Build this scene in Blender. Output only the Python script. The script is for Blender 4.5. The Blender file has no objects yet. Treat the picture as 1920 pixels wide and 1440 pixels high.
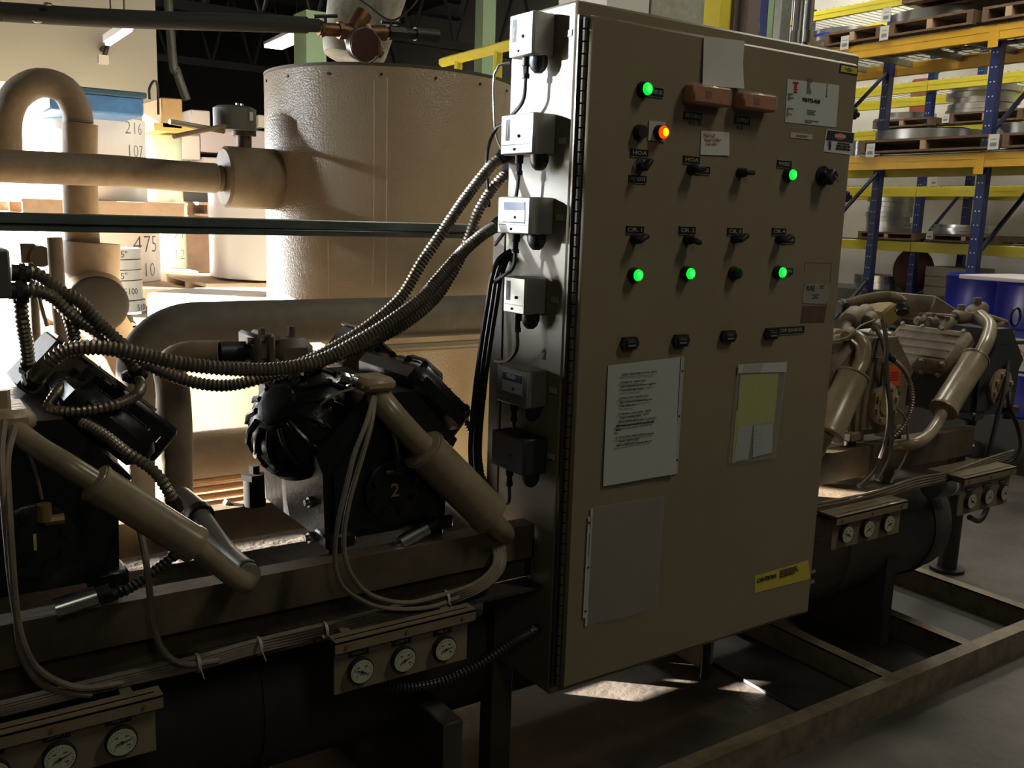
import bpy, math, random
from mathutils import Vector, Matrix
random.seed(7)
PI = math.pi
scene = bpy.context.scene
COL = scene.collection

# ------------------------------------------------------------------ camera
CAM = Vector((-1.293, -1.630, 1.553))
FPX = 1766.5
_y, _p, _r = math.radians(34.5), math.radians(10.1), math.radians(1.86)
FW = Vector((math.sin(_y)*math.cos(_p), math.cos(_y)*math.cos(_p), -math.sin(_p)))
_rt = Vector((math.cos(_y), -math.sin(_y), 0)); _up = _rt.cross(FW)
RT = _rt*math.cos(_r) + _up*math.sin(_r)
UP = -_rt*math.sin(_r) + _up*math.cos(_r)
cd = bpy.data.cameras.new('camera'); cam = bpy.data.objects.new('camera', cd); COL.objects.link(cam)
cam.matrix_world = Matrix(((RT.x, UP.x, -FW.x, CAM.x), (RT.y, UP.y, -FW.y, CAM.y), (RT.z, UP.z, -FW.z, CAM.z), (0, 0, 0, 1)))
cd.sensor_fit = 'HORIZONTAL'; cd.sensor_width = 36; cd.lens = 36*FPX/1920
cd.clip_start = .02; cd.clip_end = 200
scene.camera = cam

# ------------------------------------------------------------------ view, world, light
scene.view_settings.view_transform = 'Standard'
scene.view_settings.look = 'None'
scene.view_settings.gamma = 1
scene.view_settings.use_curve_mapping = False
scene.view_settings.exposure = 0.0
cy = scene.cycles
cy.use_denoising = True
cy.max_bounces = 7; cy.diffuse_bounces = 4; cy.glossy_bounces = 3; cy.transmission_bounces = 4; cy.transparent_max_bounces = 8
cy.sample_clamp_indirect = 6
cy.caustics_reflective = False; cy.caustics_refractive = False

w = bpy.data.worlds.new('world'); scene.world = w; w.use_nodes = True
bg = w.node_tree.nodes['Background']
bg.inputs[0].default_value = (.93, .97, 1, 1); bg.inputs[1].default_value = 11.0

def aim(o, d):
    o.rotation_euler = Vector(d).to_track_quat('-Z', 'Y').to_euler()
def lamp(name, kind, loc, d, power, color, **kw):
    l = bpy.data.lights.new(name, kind); l.energy = power; l.color = color
    for k, v in kw.items(): setattr(l, k, v)
    o = bpy.data.objects.new(name, l); COL.objects.link(o); o.location = loc; aim(o, d)
    return o
# low sun through the loading door in the back-left wall
SUN = Vector((.73, -.68, -.15))
lamp('sun', 'SUN', (-6, 12, 6), SUN, 150, (1, .9, .77), angle=.012)
# sky light entering the open loading door
lamp('loading_door_daylight', 'AREA', (-3.0, 7.35, 1.3), (0, -1, -.05), 130, (.86, .93, 1), shape='RECTANGLE', size=6, size_y=2.3)
# cool spots added at the left, narrowed onto the cabinet side and tank
SPOT_LOC = Vector((-4.6, 3.9, 2.75))
lamp('added_cool_spot', 'SPOT', SPOT_LOC, Vector((-.03, .15, 1.92))-SPOT_LOC, 5200, (.80, .88, 1), spot_size=.20, spot_blend=.9, shadow_soft_size=.07)
lamp('added_cool_spot', 'SPOT', SPOT_LOC, Vector((-.12, 1.6, 1.85))-SPOT_LOC, 650, (.85, .92, 1), spot_size=.20, spot_blend=1, shadow_soft_size=.07)
# ceiling fluorescent above the aisle in front of the cabinet, plus added fill
lamp('aisle_fluorescent_and_fill', 'AREA', (2.0, -2.3, 5.4), (-.25, .45, -1), 48, (1, .93, .74), shape='RECTANGLE', size=.35, size_y=1.3)
lamp('aisle_fluorescent_and_fill', 'AREA', (-1.6, -5.2, 4.6), (.25, .9, -.6), 15, (1, .92, .76), shape='RECTANGLE', size=.35, size_y=1.3)  # weak fill added behind the camera to lift the cabinet front
# ceiling fluorescents above the racking
for i, (x, y) in enumerate(((4.3, 3.6), (4.6, .8), (7.8, 3.0), (7.8, 6.6))):
    lamp('rack_fluorescent', 'AREA', (x, y, 5.5), (.25, 0, -1), 100, (1, .95, .8), shape='RECTANGLE', size=.5, size_y=1.6)
lamp('far_fluorescent', 'AREA', (3, 13, 5), (0, 0, -1), 60, (1, .95, .85), shape='RECTANGLE', size=.5, size_y=2)

# ------------------------------------------------------------------ unprojection helpers (pixel of the 1920x1440 frame -> point on a real plane)
def ray(px, py): return FW + RT*((px-960)/FPX) - UP*((py-720)/FPX)
def on(px, py, ax, v):
    d = ray(px, py); i = 'xyz'.index(ax); return CAM + d*((v-CAM[i])/d[i])
def Y(px, py, v): return on(px, py, 'y', v)
def X(px, py, v): return on(px, py, 'x', v)
def Z(px, py, v): return on(px, py, 'z', v)

# ------------------------------------------------------------------ materials
MATS = {}
def mat(name, col, rough=.5, metal=0, bump=0, bscale=60, var=0, vscale=6, col2=None, emit=None, estr=0, trans=0, alpha=1, coat=0, wear=0):
    if name in MATS: return MATS[name]
    m = bpy.data.materials.new(name); m.use_nodes = True; nt = m.node_tree; n = nt.nodes; b = n['Principled BSDF']
    b.inputs['Base Color'].default_value = (*col, 1); b.inputs['Roughness'].default_value = rough; b.inputs['Metallic'].default_value = metal
    if coat: b.inputs['Coat Weight'].default_value = coat; b.inputs['Coat Roughness'].default_value = .15
    if emit: b.inputs['Emission Color'].default_value = (*emit, 1); b.inputs['Emission Strength'].default_value = estr
    if trans: b.inputs['Transmission Weight'].default_value = trans
    if alpha < 1: b.inputs['Alpha'].default_value = alpha
    if var or bump:
        tc = n.new('ShaderNodeTexCoord')
    if var:
        ns = n.new('ShaderNodeTexNoise'); ns.inputs['Scale'].default_value = vscale; ns.inputs['Detail'].default_value = 6; ns.inputs['Roughness'].default_value = .65
        nt.links.new(tc.outputs['Object'], ns.inputs['Vector'])
        rp = n.new('ShaderNodeValToRGB'); rp.color_ramp.elements[0].position = .35; rp.color_ramp.elements[1].position = .68
        c2 = col2 or tuple(c*(1-var) for c in col)
        rp.color_ramp.elements[0].color = (*c2, 1); rp.color_ramp.elements[1].color = (*col, 1)
        nt.links.new(ns.outputs['Fac'], rp.inputs['Fac']); nt.links.new(rp.outputs['Color'], b.inputs['Base Color'])
    if bump:
        nb = n.new('ShaderNodeTexNoise'); nb.inputs['Scale'].default_value = bscale; nb.inputs['Detail'].default_value = 3
        nt.links.new(tc.outputs['Object'], nb.inputs['Vector'])
        bp = n.new('ShaderNodeBump'); bp.inputs['Strength'].default_value = bump; bp.inputs['Distance'].default_value = .01
        nt.links.new(nb.outputs['Fac'], bp.inputs['Height']); nt.links.new(bp.outputs['Normal'], b.inputs['Normal'])
    MATS[name] = m
    return m
TAUPE = mat('cabinet paint', (.27, .225, .15), .42, bump=.05, bscale=300, var=.12, vscale=3)
TAUPE_D = mat('skid paint dusty', (.13, .098, .062), .55, var=.45, vscale=9, bump=.1)
TAN = mat('tan paint', (.40, .30, .19), .4, bump=.12, bscale=90, var=.15, vscale=8)
TANKM = mat('tank paint', (.40, .32, .22), .27, bump=.25, bscale=150, var=.12, vscale=3)
INSUL = mat('pipe insulation', (.29, .22, .145), .6, bump=.25, bscale=25, var=.3, vscale=12)
INSULD = mat('grey insulation', (.15, .135, .11), .7, bump=.2, bscale=30, var=.3, vscale=10)
BLACKP = mat('black gloss paint', (.012, .013, .015), .3, bump=.12, bscale=60, var=.3, vscale=14)
BLACKM = mat('black matte', (.014, .014, .014), .6)
RUBBER = mat('black rubber', (.012, .012, .012), .45)
CONDUIT = mat('conduit metal', (.30, .26, .20), .36, metal=.6, var=.4, vscale=20)
CONDB = mat('conduit dark', (.03, .028, .026), .35)
STEEL = mat('bright steel', (.72, .72, .7), .25, metal=1, var=.2, vscale=10)
RINGM = mat('machined ring steel', (.72, .73, .72), .28, metal=.9, var=.35, vscale=4)
GALV = mat('galvanised', (.33, .36, .34), .4, metal=.7, var=.3, vscale=15)
BARM = mat('bar grey green', (.20, .24, .22), .35, metal=.5, var=.3, vscale=15)
GREYBOX = mat('control cover grey', (.46, .46, .43), .32, metal=.3)
GREYD = mat('control cover dark', (.10, .10, .09), .45)
COPPER = mat('old bronze', (.24, .125, .07), .5, metal=.85, var=.45, vscale=25)
IRON = mat('dark iron', (.06, .055, .05), .5, metal=.6, var=.3, vscale=30)
WHITE = mat('white wrap', (.82, .82, .8), .35, bump=.15, bscale=20)
GREENW = mat('green tinted wrap', (.50, .56, .42), .25, bump=.2, bscale=20)
PAPER = mat('paper', (.60, .60, .56), .7, bump=.15, bscale=14)
PAPERW = mat('paper printed', (.56, .59, .54), .5, bump=.06, bscale=14)
INK = mat('ink', (.03, .03, .035), .7)
INKG = mat('ink faint', (.20, .21, .2), .7)
INKR = mat('red ink', (.5, .04, .04), .7)
INKP = mat('pale red ink', (.55, .22, .20), .7)
PLATE = mat('engraved plate black', (.015, .014, .012), .4)
PLTX = mat('engraved letters', (.42, .40, .34), .5)
YELLOW = mat('beam yellow', (.72, .40, .025), .45, var=.15, vscale=5)
LEMON = mat('beam lemon', (.66, .56, .04), .45, var=.12, vscale=5)
BLUE = mat('upright blue', (.008, .020, .11), .4)
DRUMB = mat('drum blue', (.010, .014, .25), .35)
WOOD = mat('pallet wood', (.17, .10, .055), .75, var=.4, vscale=8)
WOODL = mat('fresh wood', (.50, .35, .23), .7, var=.25, vscale=8)
ORANGE = mat('orange tag', (.75, .13, .03), .5)
REDM = mat('red', (.6, .03, .02), .5)
YTAG = mat('yellow tag', (.62, .52, .07), .5)
LEMONP = mat('yellow legal paper', (.60, .60, .12), .7)
WALLW = mat('warehouse wall white', (.72, .70, .66), .8, bump=.1, bscale=8, var=.08, vscale=2)
WALLB = mat('drywall', (.30, .285, .24), .85)
CEIL = mat('roof deck', (.05, .055, .055), .9)
GREENP = mat('green paint', (.22, .32, .19), .6)
GLOW_G = mat('green lens lit', (.0, .3, .02), .3, emit=(.0, 1, .04), estr=.95)
GLOW_GC = mat('green lens hot', (.0, .3, .02), .3, emit=(.06, 1, .15), estr=1.2)
DARK_G = mat('green lens unlit', (.004, .045, .02), .2)
GLOW_R = mat('red lens lit', (.5, .02, .0), .3, emit=(1, .07, .0), estr=1.1)
GLOW_Y = mat('amber core', (.5, .2, .0), .3, emit=(1, .42, .0), estr=2.2)
TUBEL = mat('lamp diffuser', (.9, .9, .9), .5, emit=(1, .88, .95), estr=4)
BUBBLE = mat('plastic film', (.8, .8, .78), .12, trans=.0, alpha=.13)
SLEEVE = mat('plastic sleeve film', (.42, .44, .46), .16, alpha=.28)
CLEARG = mat('gauge glass', (1, 1, 1), .03, alpha=.12)
CAKE = mat('orange brown cover', (.46, .16, .05), .35, var=.3, vscale=30)
BLUEP = mat('blue crate paint', (.07, .22, .50), .5, var=.3, vscale=10)
LAV = mat('pale boxes', (.58, .55, .56), .6)
DIAL = mat('dial face', (.50, .50, .36), .5)

DEEP = mat('deep black', (.004, .004, .004), .8); DEEP.node_tree.nodes['Principled BSDF'].inputs['Specular IOR Level'].default_value = .05
def floor_mat():
    m = bpy.data.materials.new('concrete'); m.use_nodes = True; nt = m.node_tree; n = nt.nodes; b = n['Principled BSDF']
    tc = n.new('ShaderNodeTexCoord'); a = n.new('ShaderNodeTexNoise'); a.inputs['Scale'].default_value = 1.7; a.inputs['Detail'].default_value = 8; a.inputs['Roughness'].default_value = .6
    nt.links.new(tc.outputs['Object'], a.inputs['Vector'])
    r = n.new('ShaderNodeValToRGB'); e = r.color_ramp.elements
    e[0].position = .38; e[0].color = (.04, .033, .028, 1); e[1].position = .66; e[1].color = (.12, .102, .086, 1)
    nt.links.new(a.outputs['Fac'], r.inputs['Fac']); nt.links.new(r.outputs['Color'], b.inputs['Base Color'])
    c = n.new('ShaderNodeTexNoise'); c.inputs['Scale'].default_value = 30; c.inputs['Detail'].default_value = 5
    nt.links.new(tc.outputs['Object'], c.inputs['Vector'])
    bp = n.new('ShaderNodeBump'); bp.inputs['Strength'].default_value = .25; bp.inputs['Distance'].default_value = .01
    nt.links.new(c.outputs['Fac'], bp.inputs['Height']); nt.links.new(bp.outputs['Normal'], b.inputs['Normal'])
    b.inputs['Roughness'].default_value = .55
    return m
FLOORM = floor_mat()

# ------------------------------------------------------------------ mesh building
class MB:
    def __init__(s, m=None): s.v = []; s.f = []; s.mi = []; s.mats = []; s.cur = 0; s.x = None; s.use(m or TAUPE)
    def use(s, m):
        if m not in s.mats: s.mats.append(m)
        s.cur = s.mats.index(m); return s
    def add(s, vs, fs):
        o = len(s.v)
        for p in vs:
            p = Vector(p)
            if s.x is not None: p = s.x @ p
            s.v.append(p)
        for f in fs: s.f.append([i+o for i in f]); s.mi.append(s.cur)
        return s
    def box(s, a, b, M=None, bev=0):
        x0, y0, z0 = a; x1, y1, z1 = b
        if x0 > x1: x0, x1 = x1, x0
        if y0 > y1: y0, y1 = y1, y0
        if z0 > z1: z0, z1 = z1, z0
        if bev <= 0:
            vs = [Vector((x, y, z)) for z in (z0, z1) for y in (y0, y1) for x in (x0, x1)]
            fs = [(0, 2, 3, 1), (4, 5, 7, 6), (0, 1, 5, 4), (2, 6, 7, 3), (0, 4, 6, 2), (1, 3, 7, 5)]
        else:
            e = min(bev, (x1-x0)*.49, (y1-y0)*.49, (z1-z0)*.49); vs = []; idx = {}
            for sx in (0, 1):
                for sy in (0, 1):
                    for sz in (0, 1):
                        cx, cyy, cz = (x0, x1)[sx], (y0, y1)[sy], (z0, z1)[sz]
                        ix, iy, iz = (e, -e)[sx], (e, -e)[sy], (e, -e)[sz]
                        idx[sx, sy, sz, 0] = len(vs); vs.append(Vector((cx, cyy+iy, cz+iz)))
                        idx[sx, sy, sz, 1] = len(vs); vs.append(Vector((cx+ix, cyy, cz+iz)))
                        idx[sx, sy, sz, 2] = len(vs); vs.append(Vector((cx+ix, cyy+iy, cz)))
            fs = []
            q = [(0, 0), (1, 0), (1, 1), (0, 1)]
            for k in (0, 1):
                fs.append([idx[k, a_, b_, 0] for a_, b_ in q]); fs.append([idx[a_, k, b_, 1] for a_, b_ in q]); fs.append([idx[a_, b_, k, 2] for a_, b_ in q])
            for k in (0, 1):
                for l in (0, 1):
                    fs.append([idx[k, l, 0, 0], idx[k, l, 1, 0], idx[k, l, 1, 1], idx[k, l, 0, 1]])
                    fs.append([idx[k, 0, l, 0], idx[k, 1, l, 0], idx[k, 1, l, 2], idx[k, 0, l, 2]])
                    fs.append([idx[0, k, l, 1], idx[1, k, l, 1], idx[1, k, l, 2], idx[0, k, l, 2]])
            for sx in (0, 1):
                for sy in (0, 1):
                    for sz in (0, 1): fs.append([idx[sx, sy, sz, 0], idx[sx, sy, sz, 1], idx[sx, sy, sz, 2]])
        if M is not None: vs = [M @ p for p in vs]
        return s.add(vs, fs)
    def ring(s, c, ax, r, n, ref=None):
        ax = ax.normalized()
        if ref is None: ref = Vector((0, 0, 1)) if abs(ax.z) < .9 else Vector((1, 0, 0))
        u = (ref - ax*ref.dot(ax)).normalized(); v = ax.cross(u)
        return [c + (u*math.cos(2*PI*i/n) + v*math.sin(2*PI*i/n))*r for i in range(n)], u
    def lathe(s, a, b, prof, n=24, caps=True):
        """prof: list of (t along a->b in metres or fraction if <=1 and given as float, radius)"""
        a = Vector(a); b = Vector(b); L = (b-a).length; ax = (b-a).normalized()
        vs = []; fs = []; 
        for t, r in prof:
            pts, _ = s.ring(a + ax*t*L, ax, max(r, 1e-5), n); vs += pts
        k = len(prof)
        for j in range(k-1):
            for i in range(n):
                fs.append((j*n+i, j*n+(i+1) % n, (j+1)*n+(i+1) % n, (j+1)*n+i))
        if caps: fs.append(tuple(range(n))[::-1]); fs.append(tuple((k-1)*n+i for i in range(n)))
        return s.add(vs, fs)
    def cyl(s, a, b, r, n=16, r2=None):
        return s.lathe(a, b, [(0, r), (1, r if r2 is None else r2)], n)
    def tube(s, pts, r, n=10, step=.02, corr=0, pitch=.009, caps=True):
        P_ = spline([Vector(p) for p in pts], pitch/4 if corr else step)
        vs = []; fs = []; ref = None; rf = r if callable(r) else (lambda t: r)
        for k, p in enumerate(P_):
            t = (P_[min(k+1, len(P_)-1)] - P_[max(k-1, 0)])
            rr = rf(k/(len(P_)-1))
            if corr: rr *= (1, 1+corr, 1, 1-corr)[k % 4]
            ring, ref = s.ring(p, t, rr, n, ref if ref is not None and abs(ref.dot(t.normalized())) < .95 else None)
            vs += ring
        for j in range(len(P_)-1):
            for i in range(n): fs.append((j*n+i, j*n+(i+1) % n, (j+1)*n+(i+1) % n, (j+1)*n+i))
        if caps: fs.append(tuple(range(n))[::-1]); fs.append(tuple((len(P_)-1)*n+i for i in range(n)))
        return s.add(vs, fs)
    def prism(s, poly, d):
        """closed polygon (3D pts) extruded by vector d"""
        poly = [Vector(p) for p in poly]; d = Vector(d); n = len(poly)
        fs = [tuple(range(n))[::-1], tuple(range(n, 2*n))] + [(i, (i+1) % n, n+(i+1) % n, n+i) for i in range(n)]
        return s.add(poly + [p+d for p in poly], fs)
    def quad(s, a, b, c, d, t=.0008):
        a, b, c, d = map(Vector, (a, b, c, d)); nrm = (b-a).cross(d-a).normalized()
        return s.prism([a, b, c, d], nrm*t)
    def annulus(s, a, b, ri, ro, n=40):
        a = Vector(a); b = Vector(b); ax = b-a; vs = []
        for c, r in ((a, ro), (b, ro), (b, ri), (a, ri)): vs += s.ring(c, ax, r, n)[0]
        fs = []
        for j in range(4):
            for i in range(n): fs.append((j*n+i, j*n+(i+1) % n, ((j+1) % 4)*n+(i+1) % n, ((j+1) % 4)*n+i))
        return s.add(vs, fs)
    def sphere(s, c, r, n=12, sc=(1, 1, 1)):
        c = Vector(c); vs = []; fs = []; m = n//2
        for j in range(m+1):
            th = PI*j/m
            for i in range(n):
                ph = 2*PI*i/n; vs.append(c + Vector((r*sc[0]*math.sin(th)*math.cos(ph), r*sc[1]*math.sin(th)*math.sin(ph), r*sc[2]*math.cos(th))))
        for j in range(m):
            for i in range(n): fs.append((j*n+i, j*n+(i+1) % n, (j+1)*n+(i+1) % n, (j+1)*n+i))
        return s.add(vs, fs)
    def bolt(s, c, ax, r=.008, h=.008):
        c = Vector(c); ax = Vector(ax).normalized(); return s.cyl(c, c+ax*h, r, 6)
    def build(s, name, parent=None, smooth=True):
        me = bpy.data.meshes.new(name)
        vs = s.v
        if parent is not None:
            inv = parent.get('_o'); o_ = Vector(inv) if inv is not None else Vector((0, 0, 0)); vs = [p-o_ for p in vs]
        me.from_pydata([tuple(p) for p in vs], [], s.f)
        for m in s.mats: me.materials.append(m)
        me.polygons.foreach_set('material_index', s.mi)
        if smooth:
            me.polygons.foreach_set('use_smooth', [True]*len(s.f)); me.update()
            import bmesh
            bm = bmesh.new(); bm.from_mesh(me); bmesh.ops.recalc_face_normals(bm, faces=bm.faces); bm.to_mesh(me); bm.free()
            me.set_sharp_from_angle(angle=math.radians(38))
        me.update()
        o = bpy.data.objects.new(name, me); COL.objects.link(o)
        if parent is not None: o.parent = parent
        return o
def spline(P_, step):
    if len(P_) < 3:
        n = max(2, int((P_[-1]-P_[0]).length/step)+1); return [P_[0].lerp(P_[-1], i/(n-1)) for i in range(n)]
    out = []
    Q = [P_[0]*2-P_[1]] + P_ + [P_[-1]*2-P_[-2]]
    for i in range(1, len(Q)-2):
        a, b, c, d = Q[i-1:i+3]; n = max(1, round((c-b).length/step))
        for k in range(n):
            t = k/n
            out.append(.5*((2*b)+(c-a)*t+(2*a-5*b+4*c-d)*t*t+(3*b-a-3*c+d)*t**3))
    out.append(P_[-1]); return out

def tag(o, label=None, cat=None, group=None, kind=None):
    if label: o['label'] = label
    if cat: o['category'] = cat
    if group: o['group'] = group
    if kind: o['kind'] = kind
    return o
def thing(name, loc, label, cat, group=None):
    """an Empty at the thing's base; parts are given in world coordinates and parented to it"""
    o = bpy.data.objects.new(name, None); COL.objects.link(o); o.location = loc; o['_o'] = tuple(loc); o.empty_display_size = .05
    return tag(o, label, cat, group)
def solo(mb, name, label, cat, group=None): return tag(mb.build(name), label, cat, group)
def struct(mb, name, parent=None):
    o = mb.build(name, parent); 
    if parent is None: o['kind'] = 'structure'
    return o
def sub(mb, name, parent):
    """sub-part of a part: the part sits at its thing's origin, so it shares the world offset of the thing"""
    top = parent
    while top.parent is not None: top = top.parent
    off = top.get('_o'); 
    if off is not None:
        mb.v = [p-Vector(off) for p in mb.v]
    return mb.build(name, parent)
def lettering(text, c, right, up, h, m, parent=None, name='lettering', align='CENTER', bold=0, depth=.0004, width=None, bend=None, space=1):
    """raised or painted letters as mesh; c = centre point, h = cap height"""
    cu = bpy.data.curves.new(name, 'FONT'); cu.body = text; cu.size = h/.7; cu.align_x = align; cu.align_y = 'CENTER'; cu.extrude = depth; cu.offset = bold; cu.space_line = space; cu.resolution_u = 2
    t = bpy.data.objects.new('tmp', cu); COL.objects.link(t); bpy.context.view_layer.update()
    me = bpy.data.meshes.new_from_object(t.evaluated_get(bpy.context.evaluated_depsgraph_get())); me.name = name
    bpy.data.objects.remove(t); bpy.data.curves.remove(cu)
    right = Vector(right).normalized(); up = Vector(up); up = (up-right*up.dot(right)).normalized(); nrm = right.cross(up)
    xs = [v.co.x for v in me.vertices] or [0]; k = 1
    if width: k = width/max(1e-6, max(xs)-min(xs))
    c = Vector(c); off = Vector((0, 0, 0)); top = parent
    while top is not None and top.parent is not None: top = top.parent
    if top is not None and top.get('_o') is not None: off = Vector(top['_o'])
    for v in me.vertices:
        x, y, z = v.co.x*k, v.co.y, v.co.z
        if bend:   # wrap on a vertical cylinder of radius bend; c lies on its surface
            a = x/bend; p = c - nrm*bend + (nrm*math.cos(a)+right*math.sin(a))*(bend+z) + up*y
        else: p = c + right*x + up*y + nrm*z
        v.co = p - off
    me.materials.clear(); me.materials.append(m); me.update()
    o = bpy.data.objects.new(name, me); COL.objects.link(o)
    if parent is not None: o.parent = parent
    return o
RX, UZ = (1, 0, 0), (0, 0, 1)
# ================================================================== SETTING
m = MB(FLOORM); m.box((-9, -8, -.1), (12, 24, 0)); struct(m, 'floor')
m = MB(CEIL); m.box((-9, -8, 6.2), (12, 24, 6.3))
for i in range(9): m.box((-9, -6+i*3.3, 5.75), (12, -5.85+i*3.3, 5.8)); m.box((-9, -6+i*3.3, 6.1), (12, -5.85+i*3.3, 6.2))
struct(m, 'ceiling')
m = MB(WALLW); m.box((9.9, -8, 0), (10.05, 24, 6.2)); struct(m, 'wall_right')
m = MB(mat('far wall', (.06, .06, .06), .9)); m.box((1.0, 23.9, 0), (12, 24, 6.2)); struct(m, 'wall_far')
m = MB(CEIL); m.box((-9, -8, 0), (-8.9, 7.5, 6.2)); struct(m, 'wall_left')
m = MB(CEIL); m.box((-9, -8.1, 0), (12, -8, 6.2)); struct(m, 'wall_behind')
# drywall with the loading door opening; it ends at x = 1
DZ = 2.52; DX0, DX1 = -8.4, .40
m = MB(WALLB); m.box((-9, 7.5, 0), (DX0, 7.7, 6.2)); m.box((DX0, 7.5, DZ), (1.0, 7.7, 6.2)); m.box((DX1, 7.5, 0), (1.0, 7.7, DZ))
m.box((.8, 7.7, 0), (1.0, 24, 6.2)); struct(m, 'wall_back')
m = MB(mat('sunlit yard', (.6, .57, .5), .9)); m.box((-30, 7.7, -.12), (.8, 60, -.02)); struct(m, 'trim_yard')

# ================================================================== CONTROL CABINET
cab = thing('control_cabinet', (.45, .17, .43), 'tall tan steel control cabinet with rows of knobs and green lights on its door', 'electrical cabinet')
m = MB(TAUPE); m.box((-.02, .026, .428), (.935, .272, 2.005), bev=.006)
m.build('body', cab)
m = MB(TAUPE); m.box((0, 0, .45), (.898, .026, 1.974), bev=.006)
door = m.build('door', cab)
m = MB(mat('hinge brown', (.10, .08, .055), .45, metal=.3))
for i in range(60): m.cyl((-.006, .014, .46+i*.0252), (-.006, .014, .482+i*.0252), .0055, 8)
m.box((-.018, .02, .45), (.002, .026, 1.974)); sub(m, 'hinge', door)
m = MB(IRON)                                                        # latch hardware on the right flange
for z in (1.84, 1.62): m.box((.937, .03, z), (.955, .06, z+.03), bev=.004); m.cyl((.95, .045, z+.015), (.972, .045, z+.015), .008)
m.build('latch', cab)
m = MB(STEEL)
for p in ((1523, 1073), (1529, 1090)):
    q = Y(*p, .03); m.cyl((.925, .035, q.z), (.955, .035, q.z), .006, 8)
m.build('latch_screw', cab)
m = MB(IRON); q = Y(1323, 1240, .25); m.cyl((q.x, .25, .17), (q.x, .25, .43), .014, 12); m.build('conduit_stub', cab)

def dp(px, py): return Y(px, py, 0)
F = lambda p, d=0: Vector((p.x, p.y-d, p.z))
def pilot(px, py, kind, r=.0135):
    p = dp(px+1.5, py); m = MB(BLACKM)
    m.lathe(F(p), F(p, .018), [(0, r*1.25), (.35, r*1.3), (.6, r*1.15), (1, r*1.05)], 24)
    if kind == 'on':
        m.use(GLOW_G); m.lathe(F(p, .018), F(p, .024), [(0, r), (.6, r*.95), (1, r*.7)], 24); m.use(GLOW_GC); m.lathe(F(p, .0238), F(p, .025), [(0, r*.68), (1, r*.4)], 20)
    elif kind == 'off': m.use(DARK_G); m.lathe(F(p, .018), F(p, .025), [(0, r), (.6, r*.95), (1, r*.6)], 24)
    elif kind == 'blank': pass
    elif kind == 'amber':
        m.use(GLOW_R); m.lathe(F(p, .012), F(p, .026), [(0, r*1.12), (.7, r), (1, r*.72)], 24); m.use(GLOW_Y); m.lathe(F(p, .0258), F(p, .0275), [(0, r*.7), (1, r*.45)], 20)
    return sub(m, 'pilot_light' if kind != 'blank' else 'hole_plug', door)
for px, py, k in ((1202, 168, 'on'), (1474, 328, 'on'), (1185, 515, 'on'), (1283, 512, 'on'), (1372, 512, 'off'), (1455, 510, 'on')):
    o = pilot(px, py, k)
    if k == 'off': o['label'] = 'dark unlit green lens'
pilot(1195, 248, 'blank')
a, b = dp(1216, 226), dp(1245, 266); m = MB(mat('legend plate', (.55, .5, .45), .5)); m.box((a.x, -.003, b.z), (b.x, 0, a.z)); sub(m, 'legend_plate', door)
o = pilot(1232, 249, 'amber'); o['label'] = 'lit orange lamp'
def plate(px, py, wpx, hpx, text, slant=0):
    p = dp(px, py); a = dp(px-wpx/2, py); b = dp(px+wpx/2, py); wd = b.x-a.x
    h = (dp(px, py-hpx/2).z-dp(px, py+hpx/2).z)
    m = MB(PLATE); m.box((p.x-wd/2, -.0022, p.z-h/2), (p.x+wd/2, 0, p.z+h/2)); m.use(PLTX)
    e = .0007
    m.box((p.x-wd/2, -.0025, p.z-h/2), (p.x+wd/2, -.0021, p.z-h/2+e)); m.box((p.x-wd/2, -.0025, p.z+h/2-e), (p.x+wd/2, -.0021, p.z+h/2))
    o = sub(m, 'nameplate', door)
    t = lettering(text, (p.x, -.0024, p.z), RX, UZ, h*.45, PLTX, door, width=wd*.8); t.name = 'engraved_text'
for a in ((1228, 173, 30, 19, 'POWER ON'), (1298, 218, 34, 17, 'RETURN'), (1391, 226, 30, 17, 'SUPPLY'), (1198, 287, 33, 16, 'HOA'), (1195, 336, 33, 16, 'REMOTE'),
          (1296, 300, 31, 16, 'HOA'), (1315, 319, 31, 16, 'PROCESS'), (1470, 308, 27, 15, 'PHM RESET'), (1190, 431, 33, 16, 'CIR. 1'), (1288, 432, 31, 16, 'CIR. 2'), (1377, 434, 28, 15, 'CIR. 3'),
          (1460, 434, 26, 14, 'CIR. 4'), (1476, 450, 27, 14, 'PUMPDN SW'), (1473, 509, 25, 15, 'PUMP DOWN'), (1482, 619, 51, 15, 'COMP. RUN HOURS')):
    plate(*a)
def knob(px, py, ang, chrome=False):
    p = dp(px, py); m = MB(BLACKM)
    if chrome: m.use(STEEL); m.lathe(F(p), F(p, .008), [(0, .0165), (1, .015)], 24); m.use(BLACKM)
    m.lathe(F(p), F(p, .02), [(0, .0125), (.5, .012), (1, .010)], 20)
    c, s_ = math.cos(ang), math.sin(ang); u = Vector((c, 0, s_)); v = Vector((-s_, 0, c)); M = Matrix.Translation(F(p, .026)) @ Matrix((( u.x, 0, v.x, 0), (0, 1, 0, 0), (u.z, 0, v.z, 0), (0, 0, 0, 1)))
    m.box((-.012, -.010, -.0055), (.020, .010, .0055), M, bev=.003)
    return sub(m, 'selector_switch', door)
for a in ((1197, 312, .9, True), (1294, 317, 0, 0), (1386, 324, 0, 0), (1188, 448, .5, 0), (1287, 449, -.4, 0), (1376, 447, .5, 0), (1459, 448, .5, 0)): knob(*a)
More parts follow.
